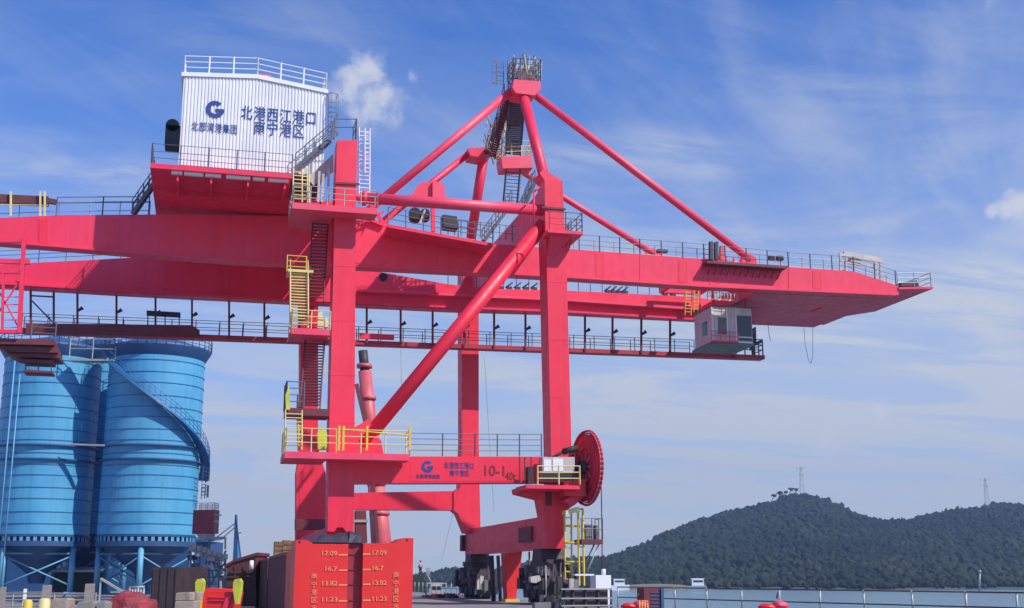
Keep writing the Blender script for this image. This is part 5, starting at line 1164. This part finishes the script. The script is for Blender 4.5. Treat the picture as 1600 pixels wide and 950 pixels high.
for i in range(4): q = PH(999+i*4.2, 938, 51); mb.tube((q.x, q.y, 0), (q.x, q.y, q.z-.03*i), .04, 6)
mb.path([PH(998, 938.5, 51), PH(1013, 940, 51)], .035, 6)
tag(mb.build('orange_frame', mat('orange paint', (.75, .25, .08), .5)), 'small orange pipe frame beside the red buoy', 'frame')
# slim beacon on the bank at the right
p = PH(1530, 921, 540); q = PH(1531, 895, 540); tag(MB().tube((p.x, p.y, WATER_Z), (q.x, q.y, q.z), .45, 8, .3).tube((q.x, q.y, q.z), (q.x, q.y, q.z+1), .6, 8).build('channel_beacon', GALV), 'slim grey beacon post standing at the far bank', 'beacon')

# ------------------------------------------------------------------ hilltop pylons and trees
def pylon(u, vt, label):
    D = crest(u)*1.0; b0 = hill_pt(u, 1.0); tp_ = PH(u, vt, D); T = thing('lattice_pylon', b0, label, 'pylon', 'pylons on the hills')
    H = tp_.z-b0.z; mb = MB()
    prev = None
    for i in range(7):
        k = i/6; w_ = 1.5*(1-k)+.55; c = Vector((b0.x, b0.y, b0.z+H*k)); ring = [c+VR*w_*sx_+HD*w_*sy_ for sx_, sy_ in ((-1, -1), (1, -1), (1, 1), (-1, 1))]
        if prev:
            for j in range(4): mb.tube(prev[j], ring[j], .15, 4); mb.tube(prev[j], ring[(j+1) % 4], .08, 4)
        prev = ring
    mb.build('lattice_mast', GALV, T)
    for k, w_ in ((.95, 4.2), (.72, 1.8)):
        c = Vector((b0.x, b0.y, b0.z+H*k)); MB().tube(c-VR*w_, c+VR*w_, .22, 5).tube(c-VR*w_, c-VR*w_+U*1.5, .22, 5).tube(c+VR*w_, c+VR*w_+U*1.5, .22, 5).build('cross_arm', GALV, T)
pylon(1260, 729, 'lattice pylon on the summit of the larger hill')
pylon(1552, 747, 'lattice pylon on the ridge at the right edge')
TRUNK = mat('dark bark', (.06, .05, .04), .9, var=.2)
random.seed(21)
for i, (u, vv_, w_) in enumerate(((1209, 774, 3.2), (1219, 770, 4.2), (1228, 769, 3), (1237, 764, 4.4), (1244, 765, 3.2))):
    D = crest(u); b0 = hill_pt(u, 1.0); c = PH(u, vv_, D)
    T = thing('hill_tree', b0, ['leftmost small tree on the skyline of the larger hill', 'second tree from the left on the skyline, wider crowned', 'middle thin tree on the hill skyline', 'tallest tree on the hill skyline left of the pylon', 'tree on the skyline closest to the pylon'][i], 'tree', 'trees along the hill skyline')
    MB().tube(b0, (c.x, c.y, c.z), .45, 6, .2).tube((c.x, c.y, c.z-3), (c.x+2, c.y, c.z+1), .2, 5).build('trunk', TRUNK, T)
    mb = MB()
    for j in range(34):
        v_ = Vector((random.gauss(0, 1), random.gauss(0, 1), random.gauss(0, .55)))*w_*.26; s_ = random.uniform(.5, 1.1); p = c+v_
        t1_ = Vector((random.uniform(-1, 1), random.uniform(-1, 1), random.uniform(-.6, .6))).normalized()*s_; t2_ = t1_.orthogonal().normalized()*s_*.8
        mb.add([p-t1_-t2_, p+t1_-t2_, p+t1_+t2_, p-t1_+t2_, p+t1_.cross(t2_).normalized()*s_*.5], [(0, 1, 4), (1, 2, 4), (2, 3, 4), (3, 0, 4)])
    mb.build('crown', FOL, T)

# ------------------------------------------------------------------ haze
hz = MB().box(-900, 2300, -300, 2000, WATER_Z-8, 190)
hm2 = bpy.data.materials.new('river haze'); hm2.use_nodes = True; t = hm2.node_tree; t.nodes.clear(); o_ = t.nodes.new('ShaderNodeOutputMaterial'); v_ = t.nodes.new('ShaderNodeVolumePrincipled')
v_.inputs['Color'].default_value = (.40, .60, 1.0, 1); v_.inputs['Density'].default_value = .00026; v_.inputs['Anisotropy'].default_value = 0.2
t.links.new(v_.outputs[0], o_.inputs['Volume'])
tag(hz.build('haze', hm2, org=(0, 0, 0)), kind='stuff')
